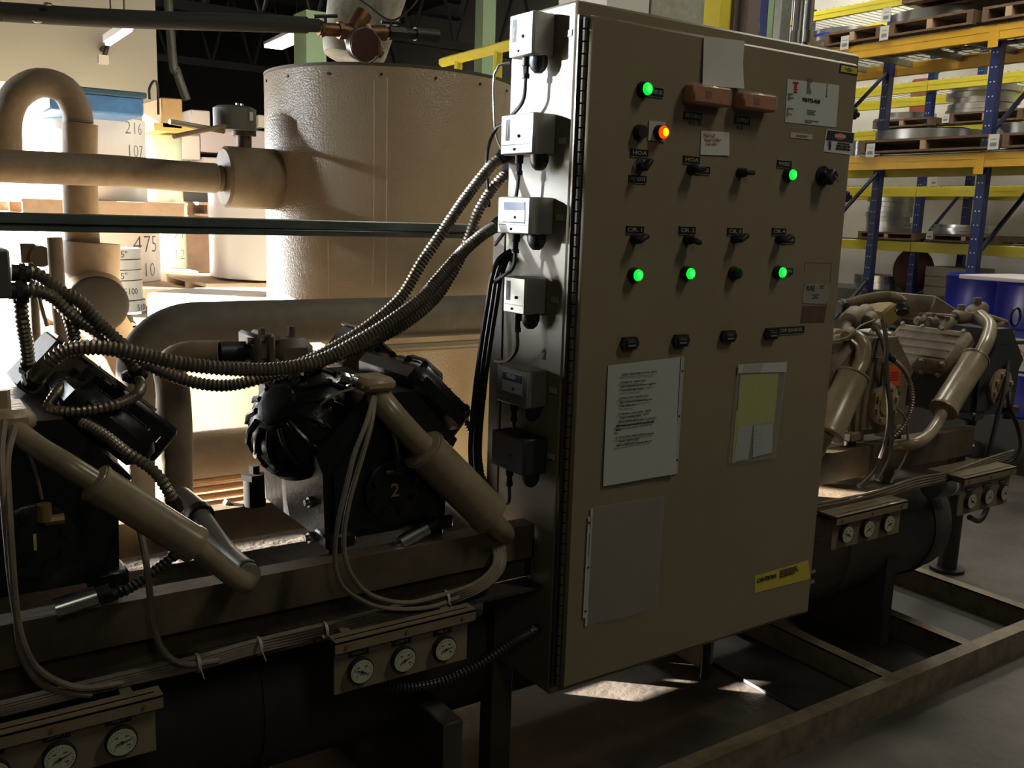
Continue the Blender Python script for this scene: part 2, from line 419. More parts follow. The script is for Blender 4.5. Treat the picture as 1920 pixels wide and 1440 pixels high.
# rotary disconnect with broken handle
p = dp(1541, 330); m = MB(IRON); m.annulus(F(p), F(p, .006), .020, .026, 28); m.use(BLACKM); m.cyl(F(p), F(p, .012), .019, 20)
M = Matrix.Translation(F(p, .02)) @ Matrix.Rotation(.7, 4, 'Y'); m.box((-.012, -.02, -.022), (.014, .01, .016), M, bev=.004); m.box((-.026, -.01, -.016), (-.008, .006, -.004), M, bev=.003)
m.use(STEEL); m.box((-.002, -.022, -.003), (.022, -.018, .001), M); sub(m, 'disconnect_handle', door)
for i, (px, py) in enumerate(((1177, 643), (1273, 638), (1362, 630), (1443, 625))):
    p = dp(px, py); W_, H_ = (.026, .020)[0], .0145
    m = MB(BLACKM); hexa = [(-W_, 0), (-W_*.72, H_), (W_*.72, H_), (W_, 0), (W_*.72, -H_), (-W_*.72, -H_)]
    m.prism([(p.x+x, 0, p.z+z) for x, z in hexa], (0, -.012, 0)); m.box((p.x-.016, -.015, p.z-.010), (p.x+.016, -.012, p.z+.010), bev=.002)
    m.use(INKG); m.box((p.x-.010, -.0156, p.z+.0035), (p.x+.010, -.015, p.z+.0055)); m.box((p.x-.011, -.0156, p.z-.0065), (p.x+.011, -.015, p.z-.003))
    sub(m, 'hour_meter', door)
# RAE plate and bare patch
def dquad(px4, m_, t=.0008, d=0):
    P4 = [F(dp(*q), d) for q in px4]; mb = MB(m_); return mb.prism(P4, (0, -t, 0))
mb = dquad(((1508, 531), (1556, 534), (1551, 571), (1503, 568)), mat('etched aluminium', (.38, .38, .33), .4, metal=.4), .0012)
mb.use(STEEL)
for q in ((1508, 533), (1554, 536), (1549, 569), (1505, 566)): mb.sphere(F(dp(*q), .001), .002, 8)
rp = sub(mb, 'maker_plate', door)
c = dp(1519, 541); lettering('RAE', (c.x, -.0013, c.z), RX, UZ, .0135, INK, door, bold=.0006)
c = dp(1540, 538); lettering('CORPORATION\nPRYOR\nOKLAHOMA', (c.x, -.0013, c.z), RX, UZ, .0022, INK, door)
c = dp(1528, 556); lettering('WATER CHILLER\nMODEL\nSERIAL NUMBER', (c.x, -.0013, c.z), RX, UZ, .0028, INK, door)
mb = dquad(((1504, 573), (1550, 573), (1545, 605), (1500, 606)), mat('bare brown patch', (.13, .085, .055), .6, var=.3, vscale=40), .0004); sub(mb, 'glue_patch', door)
mb = MB(mat('scribed outline', (.16, .13, .09), .6)); 
for a, b in (((1510, 492), (1559, 493)), ((1559, 493), (1556, 531)), ((1510, 492), (1508, 510))):
    A, B = dp(*a), dp(*b); mb.tube([F(A, .0002), F(B, .0002)], .0009, 5)
sub(mb, 'glue_outline', door)
# stickers on the door
def paper(name, px4, m_, label, cat, parent=None, t=.0008, curl=0, group=None):
    P4 = [dp(*q) for q in px4]
    mb = MB(m_); n = 10; vs = []; fs = []
    for j in range(n+1):
        for i in range(n+1):
            u, v = i/n, j/n; p = P4[0]*(1-u)*(1-v)+P4[1]*u*(1-v)+P4[2]*u*v+P4[3]*(1-u)*v
            d = .0012 + curl*(abs(math.sin(u*5+v*3))*.35 + u*u*v*.8 + (1-v)*(1-u)*.3 + v**3)
            vs.append(F(p, d))
    k = len(vs)
    for j in range(n):
        for i in range(n): a = j*(n+1)+i; fs.append((a, a+1, a+n+2, a+n+1)); fs.append((k+a, k+a+n+1, k+a+n+2, k+a+1))
    mb.add(vs+[F(p, -.0006) for p in vs], fs)
    if parent is not None: return sub(mb, name, parent)
    o = thing(name, P4[3], label, cat, group); mb.build('sheet', o); return o
def txt(o, text, px, py, h, m_, align='LEFT', tilt=0, d=.004, bold=0, width=None, space=1):
    c = dp(px, py); r = Vector((math.cos(tilt), 0, math.sin(tilt))); u = Vector((-math.sin(tilt), 0, math.cos(tilt)))
    return lettering(text, F(c, d), r, u, h, m_, o, 'printed_text' , align=align, bold=bold, width=width, space=space)
blank = paper('paper_sheet', ((1318, 68), (1394, 77), (1387, 167), (1313, 160)), PAPER, 'blank creased white paper taped near the top of the cabinet door', 'paper', curl=.006)
note = paper('paper_note', ((1314, 245), (1367, 248), (1366, 292), (1312, 290)), PAPER, 'small white note with faint red handwriting taped below the two orange boxes', 'note', curl=.001)
txt(note, 'Please Call', 1318, 253, .006, INKP, d=.0035, tilt=.05); txt(note, 'Reset Chiller', 1320, 261, .007, INKP, d=.0035, tilt=.04); txt(note, 'if no start', 1322, 269, .0065, INKP, d=.0035, tilt=.05)
spec = paper('data_sheet_sticker', ((1476, 148), (1573, 160), (1567, 239), (1471, 229)), PAPERW, 'large white printed data sticker with red letter emblem at upper right of cabinet door', 'sticker', curl=0)
mb = MB(REDM); 
for bx in ((1486, 153, 1496, 157), (1489, 157, 1493, 165), (1487, 166, 1495, 168), (1489, 168, 1492, 173), (1487, 172, 1494, 174)):
    a, b = dp(bx[0], bx[1]), dp(bx[2], bx[3]); mb.box((a.x, -.0026, b.z), (b.x, -.0018, a.z))
mb.build('emblem', spec)
txt(spec, '918-712-4168', 1520, 189, .0085, INK, 'CENTER', d=.0022, bold=.0006, tilt=0)
for k, (px, py, t_) in enumerate(((1476, 176, 'ATLAS INC.\nTULSA\nOKLAHOMA\n74101'), (1512, 156, 'MODEL NO.\nSERIAL NO.\nVOLTS\nPHASE\nREFRIG.\nCHARGE\nLOW SIDE\nHIGH SIDE'), (1548, 165, '460\n3\n60\n134\n22\n150\n300'), (1474, 205, 'COMPRESSOR\nRLA\nLRA\nMOTOR HP\nFLA'), (1512, 205, 'MIN CIRCUIT AMPS\nMAX FUSE SIZE\nCONTROL VOLTS'), (1508, 222, 'DO NOT OPERATE WITHOUT\nWATER FLOW'))):
    txt(spec, t_, px, py+5, .0028, INKG, d=.0022, space=1.15)
tape = paper('label_strip', ((1482, 248), (1523, 252), (1522, 262), (1481, 258)), mat('cream label', (.5, .46, .33), .6), 'narrow cream label strip under the printed data sticker', 'label')
txt(tape, 'CHILLER MASTER', 1502, 255, .004, INKG, 'CENTER', d=.0025)
dang = paper('danger_sign', ((1549, 242), (1602, 249), (1598, 291), (1543, 284)), mat('sign white', (.62, .62, .6), .5), 'white black and red DANGER high voltage sticker at right edge of cabinet door', 'sign')
P4 = [dp(*q) for q in ((1551, 244), (1600, 250), (1598, 268), (1548, 262))]; mb = MB(INK); mb.prism([F(p, .0016) for p in P4], (0, -.0005, 0)); mb.build('header_band', dang)
c = dp(1574, 256); mb = MB(mat('danger red', (.62, .12, .12), .5)); M = Matrix.Translation((c.x, -.0024, c.z)) @ Matrix.Rotation(PI/2, 4, 'X')
mb.v = []; vs = [(c.x+.021*math.cos(a)*(1 if abs(math.cos(a)) < .5 else 1), -.0022, c.z+.0085*math.sin(a)) for a in [i*PI/12 for i in range(24)]]; mb.prism(vs, (0, -.0004, 0)); mb.build('danger_oval', dang)
txt(dang, 'DANGER', 1574, 256, .008, mat('sign white', (.62, .62, .6), .5), 'CENTER', d=.0027, bold=.0003)
txt(dang, 'HIGH VOLTAGE\nTURN POWER OFF\nBEFORE SERVICING', 1580, 275, .0048, INK, 'CENTER', d=.0022, bold=.0003)
mb = MB(INK)                                                        # hand and spark pictogram
c = dp(1555, 272); mb.prism([(c.x+x, -.0020, c.z+z) for x, z in ((-.004, -.012), (.004, -.012), (.005, .002), (.003, .010), (.001, .010), (.001, .003), (-.002, .011), (-.004, .009), (-.003, 0))], (0, -.0004, 0))
mb.tube([(c.x-.009, -.0022, c.z+.010), (c.x-.006, -.0022, c.z+.006), (c.x-.008, -.0022, c.z+.002), (c.x-.004, -.0022, c.z-.004)], .0006, 5); mb.build('shock_pictogram', dang)
yl = paper('warning_label', ((1575, 119), (1608, 125), (1607, 142), (1573, 136)), INK, 'small yellow label with black border at top right corner of cabinet door', 'label')
mb = dquad(((1577, 122), (1606, 128), (1605, 139), (1575, 134)), YTAG, .0006, .0014); mb.build('yellow_field', yl); txt(yl, 'NOTICE\nSERVICE DISCONNECT\nREQUIRED', 1591, 131, .0024, INKG, 'CENTER', d=.0024)
cau = paper('caution_label', ((1415, 1080), (1515, 1050), (1519, 1085), (1414, 1112)), YTAG, 'yellow CAUTION! sticker with black print low on the cabinet door', 'sign')
txt(cau, 'CAUTION!', 1418, 1089, .0115, INK, 'LEFT', d=.003, bold=.0005, width=None)
txt(cau, 'RISK OF ELECTRIC SHOCK\nDISCONNECT ALL POWER\nMAY HAVE MORE THAN ONE\nDISCONNECT SWITCH', 1461, 1076, .0042, INK, 'LEFT', d=.003, bold=.0001)
# two sleeves and the printed instruction page
ins = paper('instruction_page', ((1139, 685), (1275, 669), (1262, 887), (1128, 911)), mat('page', (.50, .52, .48), .25, bump=.1, bscale=10), 'printed indicator light instructions in a clear sleeve taped to the door', 'paper', curl=.004)
mb = dquad(((1275, 668), (1281, 667), (1268, 886), (1262, 887)), mat('sleeve strip', (.42, .44, .42), .3), .0006, .004)
mb.use(INK)
for q in ((1277, 695), (1271, 780), (1267, 862)): mb.cyl(F(dp(*q), .0045), F(dp(*q), .0053), .003, 10)
mb.build('punched_strip', ins)
lines = [('LASER CHILLER INDICATOR LIGHTS', 0, 1.15, 0), ('', 0, 1, 0), ('1) POWER ON - GREEN LIGHT', 0, 1, 0), ('Light on indicates control power is applied to', .004, 1, 0), ('Power up to Plant Control', .008, 1, 0), ('', 0, 1, 0), ('2) REMOTE RUN - ORANGE LIGHT', 0, 1, 0), ('Light on indicates run signal coming from', .004, 1, 0), ('Main Monitor PLC', .008, 1, 0), ('', 0, 1, 0),
         ('3)  PHM (Phase monitor) RESET - GREEN', 0, 1, 0), ('LIGHT / PUSH BUTTON', .008, 1, 0), ('Light on indicates phase problem or a power loss', .002, 1, 0), ('FUSE. Button must be pushed to reset after shut', -.004, 1, 1), ('down.', -.004, 1, 1), ('', 0, 1, 0), ('4)  CIRCULATING PUMP DOWN (Compressor', -.004, 1, 0), ('Smoke) - GREEN LIGHTS', .008, 1, 0), ('Light on indicates each Compressor that is on', -.001, 1, 0)]
for k, (s_, dx, sc_, bo) in enumerate(lines):
    if s_:
        c = dp(1160, 702) + Vector((dx-.002 if k else .002, 0, -.0093*k))
        lettering(s_, F(c, .0075), RX, UZ, .0042*sc_, INK, ins, 'printed_text', align='LEFT', bold=.0003 if bo else 0)
def sleeve(name, px4, label, strip, d=.006, base=.002):
    o = thing(name, dp(*px4[3]), label, 'plastic sleeve')
    P4 = [dp(*q) for q in px4]; n = 12; vs = []; fs = []
    for j in range(n+1):
        for i in range(n+1):
            u, v = i/n, j/n; p = P4[0]*(1-u)*(1-v)+P4[1]*u*(1-v)+P4[2]*u*v+P4[3]*(1-u)*v
            vs.append(F(p, base + d*(.5+.5*math.sin(u*7+v*4))*math.sin(PI*min(1, max(0, u)))*(.3+v)))
    for j in range(n):
        for i in range(n): a = j*(n+1)+i; fs.append((a, a+1, a+n+2, a+n+1))
    mb = MB(SLEEVE); mb.add(vs, fs); mb.build('film', o); return o
sl = sleeve('plastic_sleeve', ((1107, 951), (1245, 928), (1231, 1138), (1096, 1173)), 'empty clear plastic sleeve taped below the instruction page', None)
mb = dquad(((1106, 953), (1110, 953), (1099, 1172), (1095, 1173)), mat('white strip', (.5, .5, .46), .5), .0006, .003); mb.prism([F(dp(*q), .003) for q in ((1101, 968), (1107, 968), (1096, 1158), (1091, 1158))], (0, -.0006, 0)); mb.use(INK)
for q in ((1103, 979), (1101, 1063), (1096, 1145)): mb.cyl(F(dp(*q), .0036), F(dp(*q), .0045), .003, 10)
mb.build('punched_strip', sl)
c = dp(1103, 1020); lettering('HEAVY DUTY PROTECTOR', F(c, .0038), UZ, (-1, 0, 0), .003, INKG, sl, 'printed_text')
yb = sleeve('document_bag', ((1381, 684), (1473, 680), (1451, 858), (1363, 870)), 'clear zip bag holding yellow lined paper taped to the door', None, .002, .0046); yb['category'] = 'document bag'
mb = dquad(((1387, 703), (1459, 699), (1450, 792), (1380, 800)), LEMONP, .001, .0015); mb.use(mat('rule lines', (.50, .48, .14), .7))
for i in range(13):
    u = (i+.5)/13; a = dp(1387+72*u, 703-4*u); b = dp(1380+70*u, 800-8*u); mb.tube([F(a, .0027), F(b, .0027)], .0003, 4)
mb.build('yellow_paper', yb)
mb = dquad(((1383, 799), (1410, 797), (1401, 861), (1374, 865)), PAPERW, .001, .002); mb.prism([F(dp(*q), .002) for q in ((1412, 797), (1448, 793), (1446, 848), (1410, 857))], (0, -.001, 0)); mb.use(INKG)
for i in range(5): a = dp(1415, 808+i*8); mb.box((a.x, -.0034, a.z), (a.x+.006, -.003, a.z+.0015)); mb.box((a.x+.016, -.0034, a.z), (a.x+.02, -.003, a.z+.0012))
mb.build('receipts', yb)
mb = dquad(((1382, 683), (1473, 678), (1472, 697), (1381, 699)), mat('tape', (.55, .55, .52), .25), .0008, .004); mb.build('tape_strip', yb)
mb = MB(YTAG); mb.prism([F(dp(*q), .001) for q in ((1379, 770), (1386, 770), (1378, 868), (1371, 868))], (0, -.001, 0)); mb.build('paper_edge', yb)
# two orange boxes wrapped in plastic film
for i, (x0, y0, x1, y1, lab) in enumerate(((1275, 155, 1352, 207, 'larger wrapped orange-brown display box above the RETURN plate'), (1369, 170, 1437, 216, 'smaller orange-brown display box above the SUPPLY plate'))):
    a, b = dp(x0, y0+3), dp(x1, y1-3); o = thing('temperature_display', ((a.x+b.x)/2, 0, b.z), lab, 'display', 'temperature displays on the cabinet door')
    m = MB(CAKE); m.box((a.x+.01, -.036, b.z), (b.x-.006, 0, a.z), bev=.004); m.build('housing', o)
    m = MB(mat('display window', (.2, .05, .02), .3)); cx = (a.x+b.x)/2; cz = (a.z+b.z)/2; m.box((cx-.022, -.0372, cz-.006), (cx-.002, -.036, cz+.008)); m.build('display', o)
    m = MB(BUBBLE); m.box((a.x+.004, -.041, b.z-.003), (b.x-.001, -.0005, a.z+.003), bev=.008); m.build('film_wrap', o)
for t_, px, py in (('47.5  52', 1302, 231), ('41.8', 1386, 240)): lettering(t_, F(dp(px, py), .0006), RX, UZ, .009, INK, door, 'handwriting')

# ================================================================== PRESSURE SWITCHES ON THE CABINET SIDE
XS = -.021
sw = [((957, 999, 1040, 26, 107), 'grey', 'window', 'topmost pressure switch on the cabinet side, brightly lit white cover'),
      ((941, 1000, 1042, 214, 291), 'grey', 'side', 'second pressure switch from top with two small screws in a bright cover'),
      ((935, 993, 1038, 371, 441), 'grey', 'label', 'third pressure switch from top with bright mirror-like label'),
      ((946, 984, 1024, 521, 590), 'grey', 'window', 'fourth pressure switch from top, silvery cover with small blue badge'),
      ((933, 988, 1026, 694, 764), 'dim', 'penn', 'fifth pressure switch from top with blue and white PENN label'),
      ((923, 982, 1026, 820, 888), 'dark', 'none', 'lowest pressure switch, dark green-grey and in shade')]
SWP = []
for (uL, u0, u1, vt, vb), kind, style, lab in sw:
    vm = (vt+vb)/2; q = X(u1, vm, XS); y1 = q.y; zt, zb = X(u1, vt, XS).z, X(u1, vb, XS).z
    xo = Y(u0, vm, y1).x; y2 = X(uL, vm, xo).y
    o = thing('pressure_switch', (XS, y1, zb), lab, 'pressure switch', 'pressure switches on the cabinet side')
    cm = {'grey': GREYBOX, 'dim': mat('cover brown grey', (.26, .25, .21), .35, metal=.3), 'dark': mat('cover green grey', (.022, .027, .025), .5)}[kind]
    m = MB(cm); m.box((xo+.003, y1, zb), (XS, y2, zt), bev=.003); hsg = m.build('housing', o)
    m = MB(GREYBOX if kind == 'grey' else cm); m.box((xo-.002, y1-.001, zb+.001), (xo+.004, y2+.001, zt-.001), bev=.002)
    if style in ('window', 'side'):
        yy = y2-(y2-y1)*.22; m.use(BLACKM); m.box((xo-.0026, yy-.008, zb+(zt-zb)*.35), (xo-.001, yy+.008, zt-(zt-zb)*.12))
        m.use(INKG); m.box((xo-.0032, yy-.003, zb+(zt-zb)*.45), (xo-.002, yy+.002, zb+(zt-zb)*.7))
    m.use(IRON); m.sphere((xo-.003, (y1+y2)/2-.01, zb+(zt-zb)*.45), .004, 8); m.sphere((xo-.003, (y1+y2)/2+.006, zb+(zt-zb)*.13), .003, 8); m.box((xo-.0024, y1+.004, zb+(zt-zb)*.235), (xo-.0018, y2-.004, zb+(zt-zb)*.25))
    m.build('cover', o)
    if style in ('label', 'penn'):
        m = MB(mat('foil label', (.85, .87, .9), .2, metal=.3)); ya, yb_ = y1+(y2-y1)*.12, y2-(y2-y1)*.2; za, zb2 = zb+(zt-zb)*.28, zt-(zt-zb)*.12
        m.box((xo-.0034, ya, za), (xo-.0024, yb_, zb2)); m.use(mat('navy band', (.02, .03, .08), .35)); m.box((xo-.004, ya+.001, zb2-.020), (xo-.0033, yb_-.001, zb2-.002)); m.use(BLACKM); m.box((xo-.004, ya+.001, za+.001), (xo-.0033, yb_-.001, za+.004))
        m.build('label_plate', o)
        if style == 'penn': lettering('PENN', (xo-.0044, (ya+yb_)/2+.004, zb2-.010), (0, -1, 0), UZ, .010, mat('sign white', (.62, .62, .6), .5), o, 'brand_lettering', bold=.0006)
    m = MB(mat('bellows black', (.02, .022, .024), .4)); xc = (xo+XS)/2+.004; ym = y1+.022
    m.lathe((xc, ym, zb+.002), (xc, ym, zb-.034), [(0, .021), (.45, .021), (.8, .016), (1, .008)], 20); m.build('bellows_housing', o)
    m = MB(IRON); yg = y1+(y2-y1)*.62 if uL < 950 else y1+(y2-y1)*.55
    m.cyl((xo+.018, yg, zb+.001), (xo+.018, yg, zb-.018), .0095, 14); m.cyl((xo+.018, yg, zb-.018), (xo+.018, yg, zb-.034), .007, 6); m.cyl((xo+.018, yg, zb-.034), (xo+.018, yg, zb-.044), .0085, 14)
    m.build('cable_gland', o)
    SWP.append(Vector((xo+.018, yg, zb-.044)))
for i, (px, py) in enumerate(((1066, 63), (1055, 264), (1049, 408), (1040, 562), (1037, 732), (1033, 855))):
    q = X(px, py, XS); m = MB(mat('cream label', (.5, .46, .33), .6)); m.box((XS-.001, q.y-.013, q.z-.0065), (XS+.0005, q.y+.013, q.z+.0065))
    m.build('side_label', cab)
q = X(1020, 666, XS); lettering('2', (XS-.0006, q.y, q.z), (0, -1, 0), UZ, .022, INK, cab, 'painted_number', bold=.001)
# ================================================================== SKID
m = MB(TAUPE_D); m.box((-.018, .274, 0), (.05, .33, 1.53), bev=.004); solo(m, 'support_post', 'dark upright steel post right behind the left side of the cabinet', 'post')
def channel(m, x0, x1, y, z0, z1, d=.05, t=.007):
    m.box((x0, y, z0), (x1, y+t, z1)); m.box((x0, y+t, z1-t), (x1, y+d, z1)); m.box((x0, y+t, z0), (x1, y+d, z0+t))
m = MB(TAUPE_D); channel(m, -2, -.025, .10, .755, .836); m.box((-2, .128, .696), (-.03, .134, .756)); m.box((-.031, .1, .697), (-.026, .70, .80)); solo(m, 'support_rail', 'front tan rail under the two black compressors left of the cabinet', 'steel rail')  # lower web and end plate added to stop sun leaking through
m = MB(TAUPE_D); channel(m, -2, -.025, .66, .715, .80); [m.box((x_, .67, .695), (x_+.06, .70, .716)) for x_ in (-1.9, -1.3, -.1)]; solo(m, 'support_rail', 'rear rail behind the black compressors left of the cabinet', 'steel rail')
m = MB(TAUPE_D); channel(m, .94, 1.89, .12, .777, .872); [m.box((x_, .135, .735), (x_+.06, .165, .778)) for x_ in (.96, 1.4, 1.82)]; solo(m, 'support_rail', 'front tan rail under the two tan compressors right of the cabinet', 'steel rail')
m = MB(TAUPE_D); channel(m, .94, 1.89, .66, .767, .862); [m.box((x_, .67, .735), (x_+.06, .70, .768)) for x_ in (.96, 1.4, 1.82)]; solo(m, 'support_rail', 'rear rail behind the tan compressors right of the cabinet', 'steel rail')
XB = 2.2
va = thing('chiller_barrel', (-.2, .42, 0), 'long dark horizontal vessel running low under the compressors and behind the cabinet', 'vessel')
BAR = mat('barrel insulation', (.075, .065, .05), .6, bump=.15, bscale=12, var=.4, vscale=5)
m = MB(BAR); m.lathe((-2.0, .52, .407), (XB, .52, .407), [(0, .12), (.01, .2), (.02, .22), (.985, .22), (.993, .2), (1, .1)], 48); m.build('shell', va)
for xx in (-1.0, -.24, 1.74):
    m = MB(BAR); m.box((xx, .14 if xx < 0 else .3, 0), (xx+.055, .80, .36), bev=.004); m.box((xx+.01, .70, .3), (xx+.045, .76, .687 if xx < 0 else .727)); m.build('saddle', va)
for xx in (-.62, 1.5, 2.02):
    m = MB(BAR); m.annulus((xx, .52, .407), (xx+.03, .52, .407), .2, .228, 48); m.build('band', va)
m = MB(mat('oily dirt', (.05, .04, .03), .75, var=.6, vscale=25, bump=.4, bscale=50)); m.box((-2, .06, .688), (-.025, .74, .695)); solo(m, 'rail_shelf', 'dirty narrow shelf under the left front rail carrying the cable bundle', 'shelf')
m = MB(TAUPE_D); m.box((.94, .05, .728), (2.0, .74, .735)); solo(m, 'rail_shelf', 'dusty shelf under the right front rail carrying cables', 'shelf')
# base frame of channel on the floor
bf = thing('base_frame', (1.3, 0, 0), 'low dusty steel channel frame lying on the floor in front of the cabinet', 'steel frame')
FRM = mat('frame paint worn', (.26, .21, .14), .5, var=.5, vscale=14)
m = MB(FRM); m.box((-1.9, -.006, .0085), (2.42, .002, .0925)); m.box((-1.9, -.006, .093), (2.42, .045, .10)); m.box((-1.9, -.006, 0), (2.42, .045, .008)); m.build('front_channel', bf)
for xx in (1.38, 1.85, 2.37):
    m = MB(FRM); m.box((xx, .045, .0), (xx+.006, .95, .098)); m.box((xx, .045, .092), (xx+.05, .95, .099)); m.build('cross_member', bf)
m = MB(FRM); m.box((-.55, .045, .0), (-.50, .95, .098)); m.build('cross_member', bf)
def holed(m, x0, x1, z0, z1, y0, y1, holes):
    xs = sorted({x0, x1, *[h[0] for h in holes], *[h[1] for h in holes]}); zs = sorted({z0, z1, *[h[2] for h in holes], *[h[3] for h in holes]})
    for a, b in zip(xs, xs[1:]):
        for c, d in zip(zs, zs[1:]):
            if not any(h[0] <= (a+b)/2 <= h[1] and h[2] <= (c+d)/2 <= h[3] for h in holes): m.box((a, y0, c), (b, y1, d))
m = MB(FRM); holed(m, -1.9, 2.42, 0, .36, .97, .974, [(.16, .34, .074, .108), (.37, .47, .130, .152), (.60, .64, .079, .092), (.40, .43, .097, .108)]); m.build('sun_slot_plate', bf)  # added plate, its slots cut to shape the sun patches under the cabinet
m = MB(mat('base pan', (.035, .03, .026), .5, var=.5, vscale=6)); m.box((1.10, .05, .001), (2.36, .94, .012)); m.build('drip_pan', bf)
m = MB(mat('tan block', (.40, .32, .22), .6, var=.2)); m.box((1.02, .52, .012), (1.09, .80, .19), bev=.004); solo(m, 'support_block', 'pale tan block on the floor seen under the right end of the cabinet', 'block')

# ================================================================== GAUGE PANELS
def gauge_panel(x0, x1, zt, zb, gs, gz, names, lab, num, y=0, yb=.022, tilt=0):
    o = thing('gauge_panel', ((x0+x1)/2, y, zb), lab, 'gauge panel', 'gauge panels on the chiller skid')
    pm = mat('gauge panel paint', (.24, .195, .125), .5, var=.25, vscale=10)
    m = MB(pm); m.box((x0, y, zb), (x1, y+.004, zt)); m.build('panel', o)
    m = MB(pm); m.box((x0-.004, y-.014, zt-.006), (x1+.012, yb, zt+.0)); m.box((x0-.004, y-.014, zt-.026), (x1+.012, y-.010, zt-.002))
    m.use(mat('rust', (.22, .09, .04), .8))
    for xx in (x0+.02, (x0+x1)/2, x1-.02): m.bolt((xx, y-.014, zt-.014), (0, -1, 0), .004, .003)
    m.build('lip', o)
    for xx in (x0+.03, x1-.05):
        m = MB(pm); m.box((xx, y+.004, zt-.03), (xx+.02, .08, zt-.004)); m.box((xx, .06, zt-.03), (xx+.02, .08, .687 if x0 < 0 else .727)); m.build('bracket', o)
    for gx, n_, ang in zip(gs, names, (2.7, .35, .2)):
        c = Vector((gx, y, gz)); r = .0262
        g = MB(IRON); g.lathe(c, c+Vector((0, -.014, 0)), [(0, r), (.5, r*1.06), (1, r*1.02)], 32); g = g.build('pressure_gauge', o)
        m = MB(DIAL); m.lathe(c+Vector((0, -.0141, 0)), c+Vector((0, -.0150, 0)), [(0, r*.93), (1, r*.93)], 32)
        m.use(INK)
        for k in range(21):
            a = math.radians(225-k*13.5); u = Vector((math.cos(a), 0, math.sin(a))); q = c+Vector((0, -.0154, 0)); m.cyl(q+u*r*.72, q+u*r*(.84 if k % 5 else .62), .0003 if k % 5 else .0005, 4)
        sub(m, 'dial', g)
        for k, t_ in enumerate(('0', '100', '200', '300')):
            a = math.radians(215-k*83); lettering(t_, c+Vector((math.cos(a)*r*.5, -.0152, math.sin(a)*r*.5)), RX, UZ, .0032, INK, g, 'dial_numeral')
        m = MB(INK); u = Vector((math.cos(ang), 0, math.sin(ang))); q = c+Vector((0, -.0165, 0)); m.lathe(q-u*r*.35, q+u*r*.75, [(0, .0014), (.3, .0012), (1, .0003)], 6); m.cyl(q+Vector((0, .001, 0)), q+Vector((0, -.001, 0)), .003, 10); sub(m, 'needle', g)
        if n_:
            m = MB(PLATE); m.box((gx-.024, y-.003, gz+r+.004), (gx+.020, y, gz+r+.018)); m.build('nameplate', o)
            lettering(n_, (gx-.002, y-.0034, gz+r+.011), RX, UZ, .0065, PLTX, o, 'engraved_text')
gauge_panel(-1.26, -.924, .698, .586, (-1.183, -1.083, -.984), .627, ('HIGH 1', 'LOW 1', 'OIL 1'), 'tan gauge panel at lower left corner with dials marked LOW 1 and OIL 1', 1)
gauge_panel(-.58, -.270, .716, .597, (-.526, -.429, -.331), .640, ('HIGH 2', 'LOW 2', 'OIL 2'), 'tan gauge panel just left of the cabinet with dials HIGH 2, LOW 2, OIL 2', 2)
gauge_panel(.975, 1.305, .728, .622, (1.029, 1.130, 1.231), .666, ('HIGH 3', 'LOW 3', 'OIL 3'), 'three dial gauge panel just right of the cabinet', 3, yb=.12)
gauge_panel(1.63, 1.935, .757, .624, (1.685, 1.790, 1.890), .671, ('HIGH 4', 'LOW 4', 'OIL 4'), 'three dial gauge panel farthest right, above the bare floor', 4, yb=.12)

